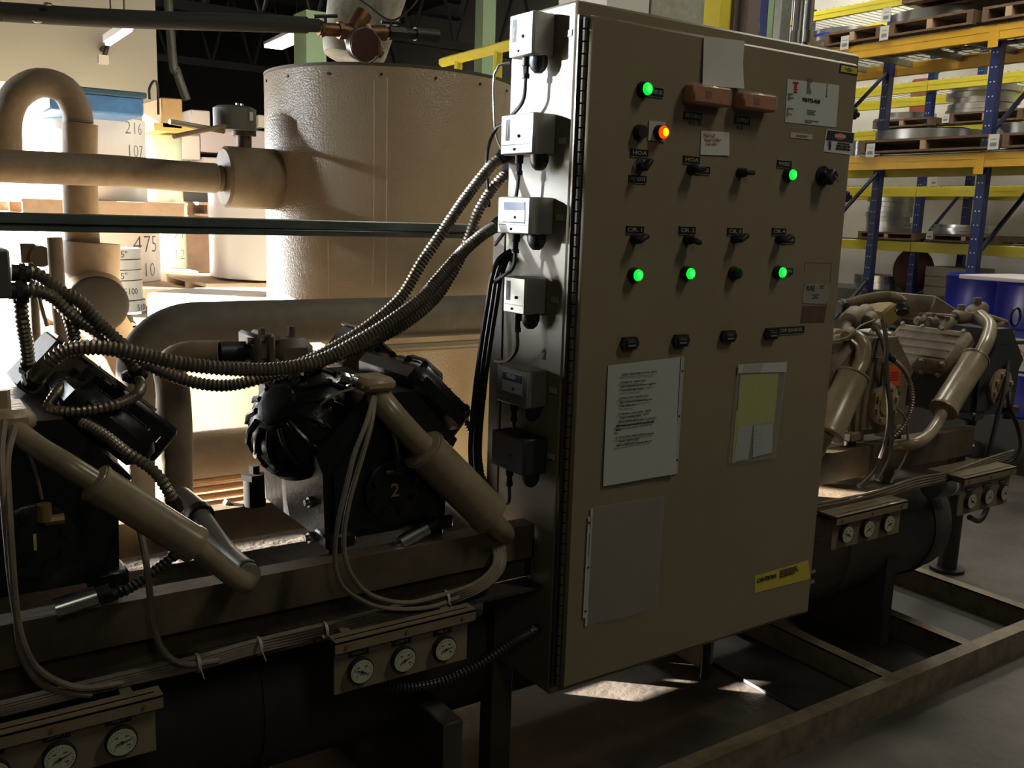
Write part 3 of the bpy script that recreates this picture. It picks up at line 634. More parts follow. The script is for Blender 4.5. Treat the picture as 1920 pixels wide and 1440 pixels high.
# ================================================================== COMPRESSORS
def slab(m, c, nrm, along, wd, dp_, th, bev=.01):
    """box: centre of the inner face c, outward normal nrm, in-plane dir along (width wd), depth dp_ on Y"""
    nrm = Vector(nrm).normalized(); al = Vector(along).normalized(); yv = Vector((0, 1, 0))
    M = Matrix(((al.x, 0, nrm.x, c[0]), (al.y, 1, nrm.y, c[1]), (al.z, 0, nrm.z, c[2]), (0, 0, 0, 1)))
    m.box((-wd/2, -dp_/2, 0), (wd/2, dp_/2, th), M, bev); return M
def compressor(c, lab, body, head, trim, num, z0, ncol, y0=.15, dome=None, hl=(-.142, .27), hp=(.142, .27)):
    o = thing('compressor', (c, y0+.25, z0), lab, 'compressor', 'refrigeration compressors')
    m = MB(body)
    prof = [(-.15, 0), (.14, 0), (.145, .15), (.17, .19), (.06, .31), (-.06, .31), (-.17, .19), (-.155, .15)]
    m.prism([(c+x, y0, z0+z) for x, z in prof], (0, .36, 0))
    m.prism([(c+x, y0-.012, z0+z) for x, z in ((-.13, .02), (.12, .02), (.125, .15), (.05, .25), (-.05, .25), (-.135, .15))], (0, .02, 0))
    m.lathe((c+.03, y0+.34, z0+.14), (c+.03, y0+.62, z0+.14), [(0, .12), (.9, .12), (1, .09)], 28)
    for x in (-.12, .12):
        m.box((c+x-.035, y0-.02, z0-.012), (c+x+.035, y0+.05, z0+.02), bev=.006)
    m.build('crankcase', o)
    for sx in (-1, 1):
        n_ = Vector((sx*.7, 0, .714)); al = Vector((.714, 0, -sx*.7)); hx = hl if sx < 0 else hp; ct = Vector((c+hx[0], y0+.18, z0+hx[1]))
        m = MB(head)
        if sx < 0 and dome:
            cc = Y(*dome, .30); n_ = Vector((-.78, -.32, .54)).normalized(); u = n_.cross(Vector((0, 0, 1))).normalized(); v = u.cross(n_)
            m.lathe(cc-n_*.10, cc+n_*.095, [(0, .112), (.3, .118), (.42, .122), (.44, .132), (.56, .132), (.58, .122), (.8, .112), (.93, .085), (1, .05)], 36)
            for k in range(16):
                a = k*PI/8; d = u*math.cos(a)+v*math.sin(a); m.bolt(cc+d*.121-n_*.005, n_, .010, .026)
            for k in range(14):
                a = k*PI/7+.1; d = u*math.cos(a)+v*math.sin(a); m.tube([cc+d*.121+n_*.02, cc+d*.110+n_*.060, cc+d*.083+n_*.084, cc+d*.06+n_*.092], .0068, 8); m.bolt(cc+d*.112+n_*.058, (n_*.8+d*.6), .0085, .006)
            m.lathe(cc+n_*.09, cc+n_*.108, [(0, .05), (.7, .046), (1, .03)], 20)
            m.use(BLACKM); d = u*.2+v*.3; m.box((-.008, -.05, -.004), (.008, .05, .006), Matrix.Translation(cc+n_*.085+v*.055) @ Matrix(((v.x, u.x, n_.x, 0), (v.y, u.y, n_.y, 0), (v.z, u.z, n_.z, 0), (0, 0, 0, 1))), .004)
            m.use(head)
            for px, py in ((466, 806), (468, 842), (486, 755)): q = Y(px, py, .33); m.cyl(q, q+(cc-q)*.5, .013, 10)
        else:
            M = slab(m, ct - n_*.03, n_, al, .19, .30, .075, .024)
            for k in range(4): m.box((-.060+k*.036, -.12, .070), (-.054+k*.036, .12, .080), M, bev=.0025)
            m.use(trim if trim is not BLACKP else head)
            for uu, vv in [(a_, b_) for a_ in (-.078, .078) for b_ in (-.12, -.04, .04, .12)]:
                q = M @ Vector((uu, vv, .066)); m.bolt(q, n_, .008, .014)
            for k in range(4):
                q = M @ Vector((-.094*(1 if sx < 0 else -1), -.10+k*.065, .03)); m.bolt(q, -al if sx < 0 else al, .009, .010)
        m.build('cylinder_head', o)
    k = Vector((c, y0-.012, z0+.10)); m = MB(trim); m.lathe(k, k+Vector((0, -.014, 0)), [(0, .068), (.8, .068), (1, .062)], 28)
    for a in range(8): m.bolt(k+Vector((math.cos(a*PI/4+.3)*.052, -.014, math.sin(a*PI/4+.3)*.052)), (0, -1, 0), .0085, .008)
    if trim is not BLACKP: m.use(mat('ochre paint', (.33, .24, .07), .6, var=.3)); m.cyl(k, k+Vector((0, -.018, 0)), .036, 20)
    cv = m.build('bearing_cover', o)
    lettering(num, k+Vector((0, -.0185 if trim is not BLACKP else -.0152, .0)), RX, UZ, .030, ncol if trim is BLACKP else YTAG, cv, 'painted_number', bold=.0004)
    for x in (-.12, .12):
        m = MB(RUBBER); m.cyl((c+x, y0+.01, z0-.012), (c+x, y0+.01, z0-.03), .02, 14); m.build('mount', o)
    return o
YN = mat('yellow paint marker', (.50, .42, .10), .6)
c2 = compressor(-.385, 'glossy black compressor with yellow number 2 painted on its round cover, left of cabinet', BLACKP, BLACKP, BLACKP, '2', .862, YN, dome=(572, 792))
c1 = compressor(-1.085, 'black compressor cut off by the left edge of the photo', BLACKP, BLACKP, BLACKP, '1', .866, YN)
DUST = mat('dusty tan paint', (.22, .17, .11), .6, var=.4, vscale=18, bump=.2)
c3 = compressor(1.36, 'tan compressor with number 3 on its round cover, half hidden behind the cabinet', DUST, DUST, TAN, '3', .875+.027, YN, hl=(-.15, .22), hp=(.15, .22))
c4 = compressor(2.05, 'rightmost tan compressor with ribbed head, standing beside the blue drums', BLACKP, DUST, TAN, '4', .902, YN, hl=(-.17, .215), hp=(.12, .21))
# boxes of the terminals, tilted 42 degrees
def tbox(comp, px, py, y, wd, th, dy=.16, col=TAUPE_D, a=42, lab=None):
    c = Y(px, py, y); a = math.radians(a); n_ = Vector((math.sin(a), 0, math.cos(a))); al = Vector((math.cos(a), 0, -math.sin(a)))
    m = MB(col); M = slab(m, c-n_*th/2, n_, al, wd, dy, th, .004); m.use(TAN); m.box((-wd/2-.004, -dy/2-.004, th), (wd/2+.004, dy/2+.004, th+.006), M)
    p = m.build('terminal_box', comp); return M
# chrome crankcase heaters
def heater(comp, px0, px1, y, r=.016):
    a, b = Y(*px0, y), Y(*px1, y); m = MB(STEEL); m.cyl(a, b, r, 20); m.use(BLACKM); m.cyl(b, b+(b-a)*.35, r*.8, 14); m.build('heater_sleeve', comp)
heater(c2, (750, 1018), (800, 990), .12); heater(c1, (103, 1142), (180, 1117), .08, .018)
def place(o, m, name): 
    off = Vector(o['_o']); m.v = m.v; return m.build(name, o)
tbox(c2, 690, 690, .62, .20, .11); tbox(c1, 150, 735, .50, .24, .12)
for comp, px, py in ((c2, 800, 740), (c1, 225, 770)):
    m = MB(BLACKP); c = Y(px, py, .42); n_ = Vector((.67, 0, .74)); al = Vector((.74, 0, -.67)); M = slab(m, c-n_*.05, n_, al, .22, .12, .09, .01)
    m.use(mat('blue black paint', (.02, .03, .04), .25))
    for k in range(4): m.box((-.09+k*.025, -.07, .03), (-.085+k*.025, -.06, .085), M)
    m.build('valve_plate', comp)
m = MB(BLACKM); c = Y(785, 700, .55); M = Matrix.Translation(c) @ Matrix.Rotation(.7, 4, 'Y'); m.box((-.04, -.05, -.03), (.05, .05, .035), M, bev=.012); m.build('junction_box', c2)
# oil sight fittings and small black fittings on the crankcase flank of compressor 2
for px, py in ((560, 945), (570, 1010)):
    m = MB(STEEL); q = Y(px, py, .2); c = Vector((c2['_o'][0]-.155, q.y, q.z)); m.cyl(c, c+Vector((-.012, 0, 0)), .013, 6); m.cyl(c, c+Vector((-.02, 0, 0)), .007, 10); m.build('flank_plug', c2)
# isolators on the rear rail
for px, py, comp in ((478, 955, c2),):
    c = Y(px, py, .66); m = MB(DEEP); m.cyl((c.x, .66, .80), (c.x, .66, .87), .028, 16); m.cyl((c.x, .66, .87), (c.x, .66, .885), .034, 6); m.cyl((c.x, .66, .885), (c.x, .66, .905), .014, 6); m.box((c.x, .64, .835), (c.x+.14, .68, .85)); m.build('spring_mount', comp)

# ================================================================== DISCHARGE MUFFLERS
def depth(p): return (Vector(p)-CAM).dot(FW)
def rp(p, px): return px*depth(p)/FPX
def muffler(segs, lab, M_, rings=True):
    """segs: list of (kind, [(px,py,y)...], rpx)"""
    first = segs[0][1][0]; o = thing('discharge_muffler', Y(*first), lab, 'muffler', 'discharge line mufflers')
    for kind, pts, r in segs:
        P_ = [Y(*p) for p in pts]; R_ = rp(P_[0], r)
        if kind == 'pipe': m = MB(M_); m.tube(P_, R_, 18, .012); m.sphere(P_[-1], R_*1.0, 14); m.build('pipe', o)
        else:
            a, b = P_; L = (b-a).length; m = MB(M_); m.lathe(a, b, [(0, R_*.55), (.02, R_*.95), (.05, R_), (.07, R_), (.93, R_), (.95, R_*1.07), (1, R_*1.07), (1.0, R_*.5)], 32)
            m.lathe(a+(b-a)*.03, a+(b-a)*.055, [(0, R_*1.06), (1, R_*1.06)], 32); m.build('muffler_body', o)
    return o
M1 = mat('muffler tan gloss', (.33, .27, .17), .28, var=.3, vscale=12)
mf1 = muffler([('pipe', [(20, 800, .1), (70, 838, .04), (120, 868, -.01), (180, 905, -.03)], 21), ('body', [(172, 900, -.03), (366, 1022, -.03)], 36), ('pipe', [(360, 1018, -.03), (415, 1062, -.03), (452, 1092, -.02), (462, 1090, .04)], 21)], 'glossy tan muffler slanting across the lower left in front of the number 1 compressor', M1)
m = MB(TAN); c = Y(20, 785, .12); m.box((c.x-.05, .08, c.z-.02), (c.x+.035, .2, c.z+.02), bev=.012); m.bolt((c.x-.01, .12, c.z+.02), (0, 0, 1), .012, .03); m.build('flange', mf1)
mf2 = muffler([('pipe', [(702, 733, .16), (730, 770, .12), (770, 815, .1), (805, 850, .1)], 24), ('body', [(790, 838, .1), (915, 962, .1)], 41), ('pipe', [(905, 955, .1), (930, 985, .09), (945, 1000, .12)], 22)], 'tan muffler slanting down toward the cabinet in front of the number 2 compressor', M1)
m = MB(TAN); c = Y(690, 716, .17); m.box((c.x-.035, .11, c.z-.014), (c.x+.04, .2, c.z+.016), bev=.01)
m.use(STEEL); a = Y(668, 716, .16); b = Y(634, 707, .16); m.cyl(a, b, .009, 14); m.cyl(a+(b-a)*.5, b, .013, 6); m.cyl(a+(b-a)*.3, a+(b-a)*.42, .014, 14); m.build('service_valve', mf2)
muffler([('pipe', [(1575, 632, .28), (1600, 632, .2), (1618, 648, .16), (1614, 680, .15), (1600, 708, .14)], 14), ('body', [(1602, 700, .14), (1550, 815, .12)], 29), ('pipe', [(1552, 812, .12), (1530, 850, .14)], 14)], 'tan muffler right beside the cabinet edge, in front of the number 3 compressor', M1)
mf4 = muffler([('pipe', [(1838, 592, .3), (1856, 612, .2), (1850, 640, .14), (1836, 668, .12)], 12), ('body', [(1832, 668, .12), (1768, 770, .10)], 24), ('pipe', [(1770, 765, .10), (1756, 795, .08), (1738, 818, .06), (1715, 831, .05), (1680, 835, .1), (1640, 838, .2)], 11)], 'rightmost tan muffler, ending in a curved pipe above the tan rail', M1)
# pale return pipe beside muffler 1
m = MB(mat('pale grey pipe', (.26, .25, .24), .35, var=.3, vscale=20)); P_ = [Y(338, 935, .4), Y(372, 962, .32), Y(420, 1030, .18), Y(470, 1078, .03)]
o = thing('return_pipe', P_[-1], 'pale grey pipe rising behind the end of the lower left muffler', 'pipe')
m.tube([P_[0], P_[1]], .027, 18); m.tube(P_[1:], .0205, 18); m.build('pipe', o); m = MB(IRON); m.cyl(P_[1], P_[1]+(P_[2]-P_[1])*.12, .029, 18); m.build('clamp', o); m = MB(IRON); m.cyl(P_[3]+(P_[2]-P_[3])*.1, P_[3]+(P_[2]-P_[3])*.16, .023, 18); m.build('clamp', o)
m = MB(mat('pale grey pipe', (.26, .25, .24), .35)); P_ = [Y(785, 905, .5), Y(850, 945, .3), Y(900, 985, .2)]; solo(m.tube(P_, .017, 16), 'liquid_line', 'pale pipe passing behind the muffler next to the number 2 compressor', 'pipe')
m = MB(TAN); m.use(IRON)

# ================================================================== SUCTION LINES AND BACKGROUND PIPES OF THE CHILLER
o = thing('suction_pipe', Y(330, 930, .62), 'tan suction pipe with black taped section and bolted valve above the number 2 compressor', 'pipe')
m = MB(INSUL); P_ = [Y(327, 1010, .62), Y(327, 900, .62), Y(325, 740, .62), Y(318, 690, .60), Y(345, 668, .56), Y(412, 662, .52)]
m.tube(P_, lambda t: rp(P_[0], 33)*(1-.55*max(0, t-.45)), 24); m.build('insulated_pipe', o)
m = MB(RUBBER); m.tube([Y(410, 662, .52), Y(470, 660, .52)], .026, 20); m.build('tape_wrap', o)
m = MB(TAUPE_D)
a, b = Y(462, 662, .52), Y(500, 660, .52); c = Y(480, 650, .52); m.box((a.x, .46, c.z-.05), (a.x+.018, .58, c.z+.035), bev=.006); m.box((a.x+.03, .46, c.z-.055), (a.x+.05, .58, c.z+.035), bev=.006)
for zz in (-.03, .02): m.cyl((a.x-.012, .48, c.z+zz), (a.x+.065, .48, c.z+zz), .008, 8)
m.box((a.x+.05, .465, c.z-.06), (a.x+.15, .575, c.z+.02), bev=.02); m.cyl((a.x+.11, .52, c.z+.015), (a.x+.11, .52, c.z+.045), .010, 8); m.cyl((a.x+.02, .47, c.z+.035), (a.x+.02, .47, c.z+.05), .009, 6); m.build('suction_valve', o)
m = MB(BLACKP); m.box((a.x+.045, .45, c.z-.15), (a.x+.145, .58, c.z-.05), bev=.01); m.build('valve_neck', o)
# horizontal grey strut
a, b = Y(-40, 411, .42), Y(934, 436, .42); zc = (a.z+b.z)/2
m = MB(BARM); m.box((-2.0, .42, zc-.004), (.0, .445, zc+.017), bev=.002); m.box((-2.0, .425, zc-.019), (.0, .44, zc-.006), bev=.002); m.box((-2.0, .445, zc-.019), (0, .45, zc+.017)); solo(m, 'strut_bar', 'long straight grey green strut running level from left edge to the cabinet', 'bar')
# big insulated pipe in front of the tank
o = thing('water_pipe', (-.6, 1.02, .9), 'large insulated pipe with elbow running level in front of the tank to the cabinet', 'pipe')
zc = 1.222; R_ = .066
m = MB(INSULD); m.tube([(-.69, 1.05, .0), (-.69, 1.05, .60), (-.69, 1.05, 1.06), (-.665, 1.05, 1.16), (-.585, 1.05, 1.215), (-.45, 1.05, zc), (-.2, 1.05, zc), (.62, 1.05, zc)], R_*1.0, 30); m.build('insulated_pipe', o)
m = MB(TAUPE); m.tube([(-.05, .95, 1.14), (.62, .95, 1.14)], .014, 12); m.build('lower_lip', o)
m = MB(INSUL); P_ = [Y(330, 690, .95), Y(330, 950, .95)]; 
# thick horizontal line behind compressor 2
m = MB(INSUL); a = Y(365, 862, 1.35); m.use(mat('brown lagging', (.22, .16, .10), .6, var=.3, bump=.2)); m.lathe((a.x-1.2, 1.35, a.z), (-.10, 1.35, a.z), [(0, .09), (.01, .092), (.98, .092), (1, .08)], 30); solo(m, 'insulated_pipe', 'thick brown insulated pipe seen in the gap left of the number 2 compressor', 'pipe')
for k in range(5):
    a = Y(360, 905+k*15, 1.1); m = MB(mat('copper tube', (.55, .30, .16), .35, metal=.8)); m.cyl((a.x-.3, 1.1, a.z), (a.x+.75, 1.1, a.z), .0095, 12)
    solo(m, 'copper_tube', ('topmost', 'second', 'third', 'fourth', 'lowest')[k] + ' of five level copper tubes low behind the number 2 compressor', 'tube', 'copper tubes')
m = MB(TAN); a = Y(440, 950, .70); m.cyl((a.x+.03, .70, .795), (a.x+.03, .70, a.z-.02), .007, 8); M = Matrix.Translation(a) @ Matrix.Rotation(.6, 4, 'Y'); m.box((-.03, -.01, -.006), (.03, .01, .006), M); m.cyl(a, a+Vector((.03, 0, -.03)), .01, 8); solo(m, 'bleed_valve', 'small pale lever valve near the rubber mount of the number 2 compressor', 'valve')
m = MB(mat('rear frame', (.10, .085, .06), .6, var=.3)); m.box((-2, .77, .52), (-.03, .81, .60)); m.box((-2, .77, .60), (-.03, .9, .61)); solo(m, 'cross_beam', 'dark beam behind the rear rail of the black compressors', 'beam')

# ================================================================== TANK
TC = Y(728, 420, 1.78); TC = Vector((TC.x, TC.y, 0)); TR = .475
for it in range(40):      # radius and position from the two silhouette rays
    dl = ray(497, 330); dr = ray(958, 330)
    def perp(d): h = Vector((d.x, d.y, 0)).normalized(); v = TC-CAM; return (h.x*v.y-h.y*v.x)
    el = perp(dl)+TR; er = perp(dr)-TR      # left ray must pass TR to the left, right ray TR to the right
    nrm = Vector((-(TC-CAM).y, (TC-CAM).x, 0)).normalized(); TC = TC - nrm*(el+er)/2*.5; TR = TR - (el-er)/2*.5
TZ = 2.045
tk = thing('buffer_tank', TC, 'huge round tan painted tank standing behind the compressors', 'tank')
m = MB(TANKM); m.lathe(TC, TC+Vector((0, 0, TZ)), [(0, TR), (.995, TR), (.998, TR*.996), (1, TR*.97)], 96); m.build('shell', tk)
m = MB(mat('tank top dark', (.07, .06, .04), .7)); m.annulus(TC+Vector((0, 0, TZ-.006)), TC+Vector((0, 0, TZ+.003)), TR*.9, TR*1.003, 96); m.build('rim', tk)
for k in range(16):
    m = MB(IRON); a = k*PI/8+.25; u = Vector((math.cos(a), math.sin(a), 0)); m.cyl(TC+u*TR*.999+Vector((0, 0, TZ-.035)), TC+u*(TR+.004)+Vector((0, 0, TZ-.035)), .005, 8); m.build('rim_screw', tk)
m = MB(mat('drip line', (.5, .42, .32), .35))
for px, z0_, z1_ in ((700, 1.3, 1.99), (724, .9, 2.0), (615, .95, 1.45)):
    d = ray(px, 400); h = Vector((d.x, d.y, 0)).normalized(); v = Vector(((CAM-TC).x, (CAM-TC).y, 0)); b_ = v.dot(h); t = -b_-math.sqrt(b_*b_-v.length_squared+TR*TR); q = Vector((CAM.x, CAM.y, 0))+h*t
    m.tube([q+Vector((0, 0, z0_)), q+Vector((.002, 0, (z0_+z1_)/2)), q+Vector((0, 0, z1_))], .0016, 6)
m.build('paint_drip', tk)
# water line into the tank with valve
YP = TC.y
o = thing('tank_water_line', Y(0, 312, YP), 'level tan insulated pipe with wide valve jacket joining the tank from the left', 'pipe')
a, b = Y(0, 312, YP), Y(425, 331, YP); zc = (a.z+b.z)/2; R_ = rp(a, 31)
m = MB(INSUL); m.tube([(a.x-1, YP, zc), (a.x, YP, zc), (Y(200, 320, YP).x, YP, zc+.002), (Y(330, 326, YP).x, YP, zc-.004), (Y(405, 331, YP).x, YP, zc-.006)], R_, 28); m.build('insulated_pipe', o)
xa, xb = Y(418, 331, YP).x, Y(520, 335, YP).x
m = MB(INSUL); m.lathe((Y(400, 331, YP).x, YP, zc-.006), (xa, YP, zc-.006), [(0, R_*1.02), (.3, R_*.98), (.5, R_*.86), (.8, R_*.9), (1, R_*.8)], 24); m.build('tape_joint', o)
RV = rp(Y(480, 335, YP), 56); m = MB(INSUL); m.lathe((xa, YP, zc), (xb+.03, YP, zc), [(0, RV*.9), (.04, RV), (.95, RV), (1, RV*.92)], 40); m.cyl((xb, YP, zc), (TC.x-TR+.05, YP, zc), RV*.75, 28); m.build('valve_jacket', o)
xs = Y(458, 270, YP).x; m = MB(TAUPE_D); z_ = zc+RV-.01; m.cyl((xs, YP, z_), (xs, YP, Y(455, 255, YP).z), .026, 16); zf = Y(455, 255, YP).z; m.cyl((xs, YP, zf), (xs, YP, zf+.018), .042, 20); m.cyl((xs-.01, YP, zf+.018), (xs-.01, YP, zf+.05), .03, 16); m.build('valve_stem', o)
m = MB(mat('grey cast cover', (.12, .12, .115), .5)); xg = Y(440, 220, YP).x; z0_ = Y(440, 245, YP).z; z1_ = Y(440, 200, YP).z; m.lathe((xg, YP, z0_), (xg, YP, z1_), [(0, .074), (.9, .074), (1, .06)], 32); m.use(STEEL); m.bolt((xg, YP-.03, z1_), (0, 0, 1), .006, .01); m.bolt((xg+.02, YP-.02, z1_), (0, 0, 1), .006, .01); m.use(PAPER); q = Y(471, 218, YP-.075); m.box((q.x-.006, YP-.078, q.z-.014), (q.x+.006, YP-.06, q.z+.014)); m.build('gear_cover', o)
m = MB(mat('lever grey', (.26, .22, .17), .4, metal=.4)); p0 = Y(420, 246, YP-.05); p1 = Y(318, 228, YP-.12); m.tube([p0, (p0+p1)/2, p1], .009, 8); p0 = Y(422, 236, YP-.05); p1 = Y(326, 256, YP-.2); m.use(TAN); m.tube([p0, (p0+p1)/2, p1], .008, 6); m.build('lever', o)
# u shaped pipe
o = thing('looped_pipe', Y(150, 640, 2.0), 'insulated pipe bent over like a cane, with tee and round end cap, far left', 'pipe')
yy = 2.02
def pl(l, y=yy): return [Y(px, py, y) for px, py in l]
m = MB(INSUL); m.tube(pl([(14, 330), (12, 270), (14, 215), (34, 175), (75, 155), (120, 168), (143, 205), (147, 230)]), rp(Y(75, 150, yy), 27), 26); m.build('bend', o)
m = MB(INSUL); P_ = pl([(150, 232), (150, 340), (155, 460), (165, 520)]); m.tube(P_, rp(P_[0], 31), 26); m.use(YTAG)
m.build('riser', o)
m = MB(INSUL); P_ = pl([(172, 455), (170, 560)]); m.tube([P_[0], P_[1]], rp(P_[0], 50), 32); 
e = Y(182, 572, yy-.12); f = Y(172, 545, yy+.02); m.tube([f, e], rp(e, 56), 32); m.build('tee', o)
m = MB(mat('end cap grey', (.022, .019, .016), .8, var=.4, vscale=8)); ax = (e-f).normalized(); m.lathe(e, e+ax*.012, [(0, rp(e, 57)), (.6, rp(e, 56)), (1, rp(e, 50))], 32); m.build('end_cap', o)
m = MB(INSUL); P_ = pl([(190, 600), (215, 640), (240, 690)], yy+.03); m.tube(P_, rp(P_[0], 42), 26); m.build('lower_elbow', o)
m = MB(INSUL); P_ = [Y(102, 445, 1.2), Y(110, 560, 1.2), Y(118, 640, 1.2), Y(122, 720, 1.2), Vector((Y(122, 720, 1.2).x, 1.2, 0))]; solo(m.tube(P_, rp(P_[0], 14), 18), 'thin_insulated_pipe', 'thin tan vertical pipe left of the capped tee', 'pipe')
# dark insulated overhead pipe and bronze strainer
o = thing('overhead_pipe', Y(300, 45, 1.5), 'dark foam covered pipe crossing the top left to the bronze strainer', 'pipe')
m = MB(mat('dark foam', (.028, .028, .026), .75, bump=.2, bscale=40)); P_ = [Vector((-3.6, 1.5, Y(0, 22, 1.5).z-.01)), Y(0, 22, 1.5), Y(200, 34, 1.5), Y(400, 41, 1.5), Y(575, 47, 1.5)]; m.tube(P_[1:], rp(P_[2], 17), 22); m.cyl(P_[0], P_[1], rp(P_[2], 17), 22); m.cyl(Y(565, 47, 1.5), Y(598, 48, 1.5), .022, 18); m.build('foam_pipe', o)
m = MB(STEEL)
for px, py in ((90, 8), (70, 40)): m.sphere(Y(px, py, 1.46), .008, 8, (1.6, 1, .7))
m.build('foil_patch', o)
o = thing('bronze_strainer', Y(690, 100, 1.5), 'bronze Y strainer with ball valves hanging over the tank top', 'valve')
YS = 1.5
m = MB(COPPER); m.cyl(Y(597, 54, YS), Y(640, 57, YS), .022, 18); m.cyl(Y(600, 54, YS), Y(606, 54, YS), .027, 6); m.cyl(Y(634, 57, YS), Y(642, 57, YS), .029, 8); m.tube([Y(640, 57, YS), Y(665, 62, YS), Y(690, 62, YS)], .026, 18); m.build('inlet_body', o)
m = MB(COPPER); m.lathe(Y(683, 25, YS), Y(655, 70, YS), [(0, .030), (.2, .032), (.55, .032), (1, .022)], 20); m.cyl(Y(652, 78, YS), Y(712, 60, YS), .024, 18); m.lathe(Y(676, 45, YS), Y(708, 98, YS), [(0, .026), (.6, .030), (.62, .034), (1, .034)], 20); m.cyl(Y(704, 92, YS), Y(716, 103, YS), .016, 6); m.cyl(Y(690, 62, YS), Y(722, 62, YS), .026, 18); m.build('strainer_body', o)
m = MB(IRON); m.cyl(Y(720, 60, YS), Y(800, 66, YS), .018, 16); m.cyl(Y(728, 61, YS), Y(758, 63, YS), .024, 8); m.cyl(Y(778, 64, YS), Y(820, 68, YS), .024, 16); m.build('outlet_union', o)
for a, b in (((588, 31), (632, 30)), ((715, 41), (750, 43))):
    m = MB(BLACKM); m.tube([Y(*a, YS), Y(*b, YS)], .006, 8); c = ((a[0]+b[0])/2, (a[1]+b[1])/2); m.cyl(Y(*c, YS), Y(c[0], c[1]+18, YS), .006, 8); m.build('lever_handle', o)
m = MB(mat('dark dish', (.05, .02, .015), .4)); c = Y(668, 82, YS-.06); m.lathe(c+Vector((.01, -.05, -.01)), c, [(0, .055), (.8, .05), (1, .03)], 28); m.use(STEEL); m.annulus(c+Vector((.01, -.052, -.01)), c+Vector((.01, -.047, -.01)), .054, .058, 28); solo(m, 'round_reflector', 'dark round dish with bright rim under the bronze strainer', 'dish')
o = thing('white_bucket', Y(690, 60, 2.3), 'white scuffed pail hanging behind the bronze strainer at the top edge', 'bucket')
m = MB(mat('scuffed white plastic', (.62, .64, .56), .5, var=.35, vscale=9, col2=(.25, .24, .18))); m.lathe(Y(700, -60, 2.2), Y(660, 112, 2.2), [(0, .17), (.9, .135), (1, .12)], 32); m.build('pail', o)
m = MB(BLACKM); m.tube([Y(650, -20, 2.0), Y(690, 10, 1.98), (Y(735, 38, 1.98)), Y(775, 10, 2.0), Y(790, -20, 2.1)], .004, 6); m.build('cord', o)

m = MB(mat('rear frame', (.10, .085, .06), .6)); m.box((-2, .745, .30), (-.03, .75, .70)); solo(m, 'sun_block_panel', 'dark sheet added behind the vessel to block low sun', 'panel')  # sheet added to keep low sun off the lower cabinet side
a = Y(360, 905, 1.1); m = MB(IRON); m.box((a.x-.32, 1.08, 0), (a.x-.29, 1.12, a.z+.02)); solo(m, 'tube_bracket', 'upright bracket holding the ends of the copper tubes', 'bracket')
# ================================================================== FLEXIBLE CONDUITS AND CABLES
def flex(name, pts, r, lab, m_=CONDUIT, cat='conduit', corr=.13, pitch=.0088, n=10, group=None, fit=None):
    P_ = [Y(px, py, y) for px, py, y in pts]; o = thing(name, P_[0], lab, cat, group); m = MB(m_); m.tube(P_, r, n, .012, corr, pitch); m.build('sheath', o)
    m = MB(CONDUIT if m_ is CONDUIT else m_)
    for a, b in ((P_[0], P_[1]), (P_[-1], P_[-2])):
        d = (b-a).normalized(); m = MB(IRON); m.cyl(a-d*.008, a+d*.022, r*1.25, 12); m.cyl(a+d*.004, a+d*.014, r*1.5, 6); m.build('fitting', o)
    return o
GC = 'flexible conduits running left from the cabinet'
flex('flexible_conduit', [(948, 290, .27), (920, 312, .27), (880, 362, .26), (845, 412, .25), (793, 490, .24), (750, 560, .23), (690, 612, .22), (620, 655, .22), (560, 683, .23), (480, 712, .24), (420, 723, .25), (360, 716, .26), (300, 695, .27), (240, 655, .28), (187, 607, .28), (150, 567, .28), (112, 545, .28), (70, 515, .28), (30, 512, .28)], .0122, 'flex conduit leaving highest on the cabinet side, running to the far left box', group=GC)
flex('flexible_conduit', [(958, 316, .29), (925, 352, .30), (895, 402, .30), (870, 470, .30), (828, 545, .28), (780, 592, .26), (720, 630, .25), (640, 664, .24), (570, 690, .24)], .0122, 'flex conduit in the middle, curving behind its two neighbours beside the cabinet', group=GC)
flex('flexible_conduit', [(940, 418, .27), (905, 440, .26), (870, 470, .25), (830, 515, .22), (790, 560, .19), (740, 598, .17), (680, 636, .16), (600, 676, .15), (520, 692, .15), (440, 692, .15), (340, 682, .16), (260, 664, .17), (190, 652, .18), (130, 655, .2), (92, 678, .22), (60, 715, .28)], .0135, 'thickest flex conduit, sweeping in front of the others to the left compressor', group=GC)
flex('flexible_conduit', [(25, 545, .26), (60, 545, .26), (95, 555, .27), (135, 590, .28), (190, 628, .30), (240, 672, .31), (262, 700, .33)], .0122, 'flex conduit leaving the left edge box below its twin', group=GC)
flex('drop_conduit', [(38, 545, .30), (42, 600, .3), (50, 650, .32), (55, 700, .34)], .0115, 'short flex conduit dropping straight down at the left edge', group='drop conduits')
flex('drop_conduit', [(112, 560, .29), (128, 590, .29), (138, 625, .3), (140, 662, .3)], .0115, 'short flex conduit dropping beside the thin tan pipe', group='drop conduits')
flex('looped_conduit', [(125, 718, .34), (108, 735, .28), (92, 765, .24), (120, 772, .2), (175, 768, .18), (225, 756, .18), (258, 738, .22), (262, 716, .3), (240, 705, .4)], .0098, 'short flex conduit looping round under the left terminal box', group='looped conduits')
flex('looped_conduit', [(690, 690, .5), (760, 690, .45), (812, 715, .4), (826, 738, .36), (800, 757, .3), (760, 755, .3)], .0085, 'dark flex conduit loop right of the chrome valve', CONDB, group='looped conduits')
flex('slanting_conduit', [(140, 785, .2), (190, 812, .14), (240, 850, .08), (285, 880, .05), (312, 915, .04), (330, 950, .05)], .0098, 'flex conduit slanting down behind the lower left muffler', group='slanting conduits')
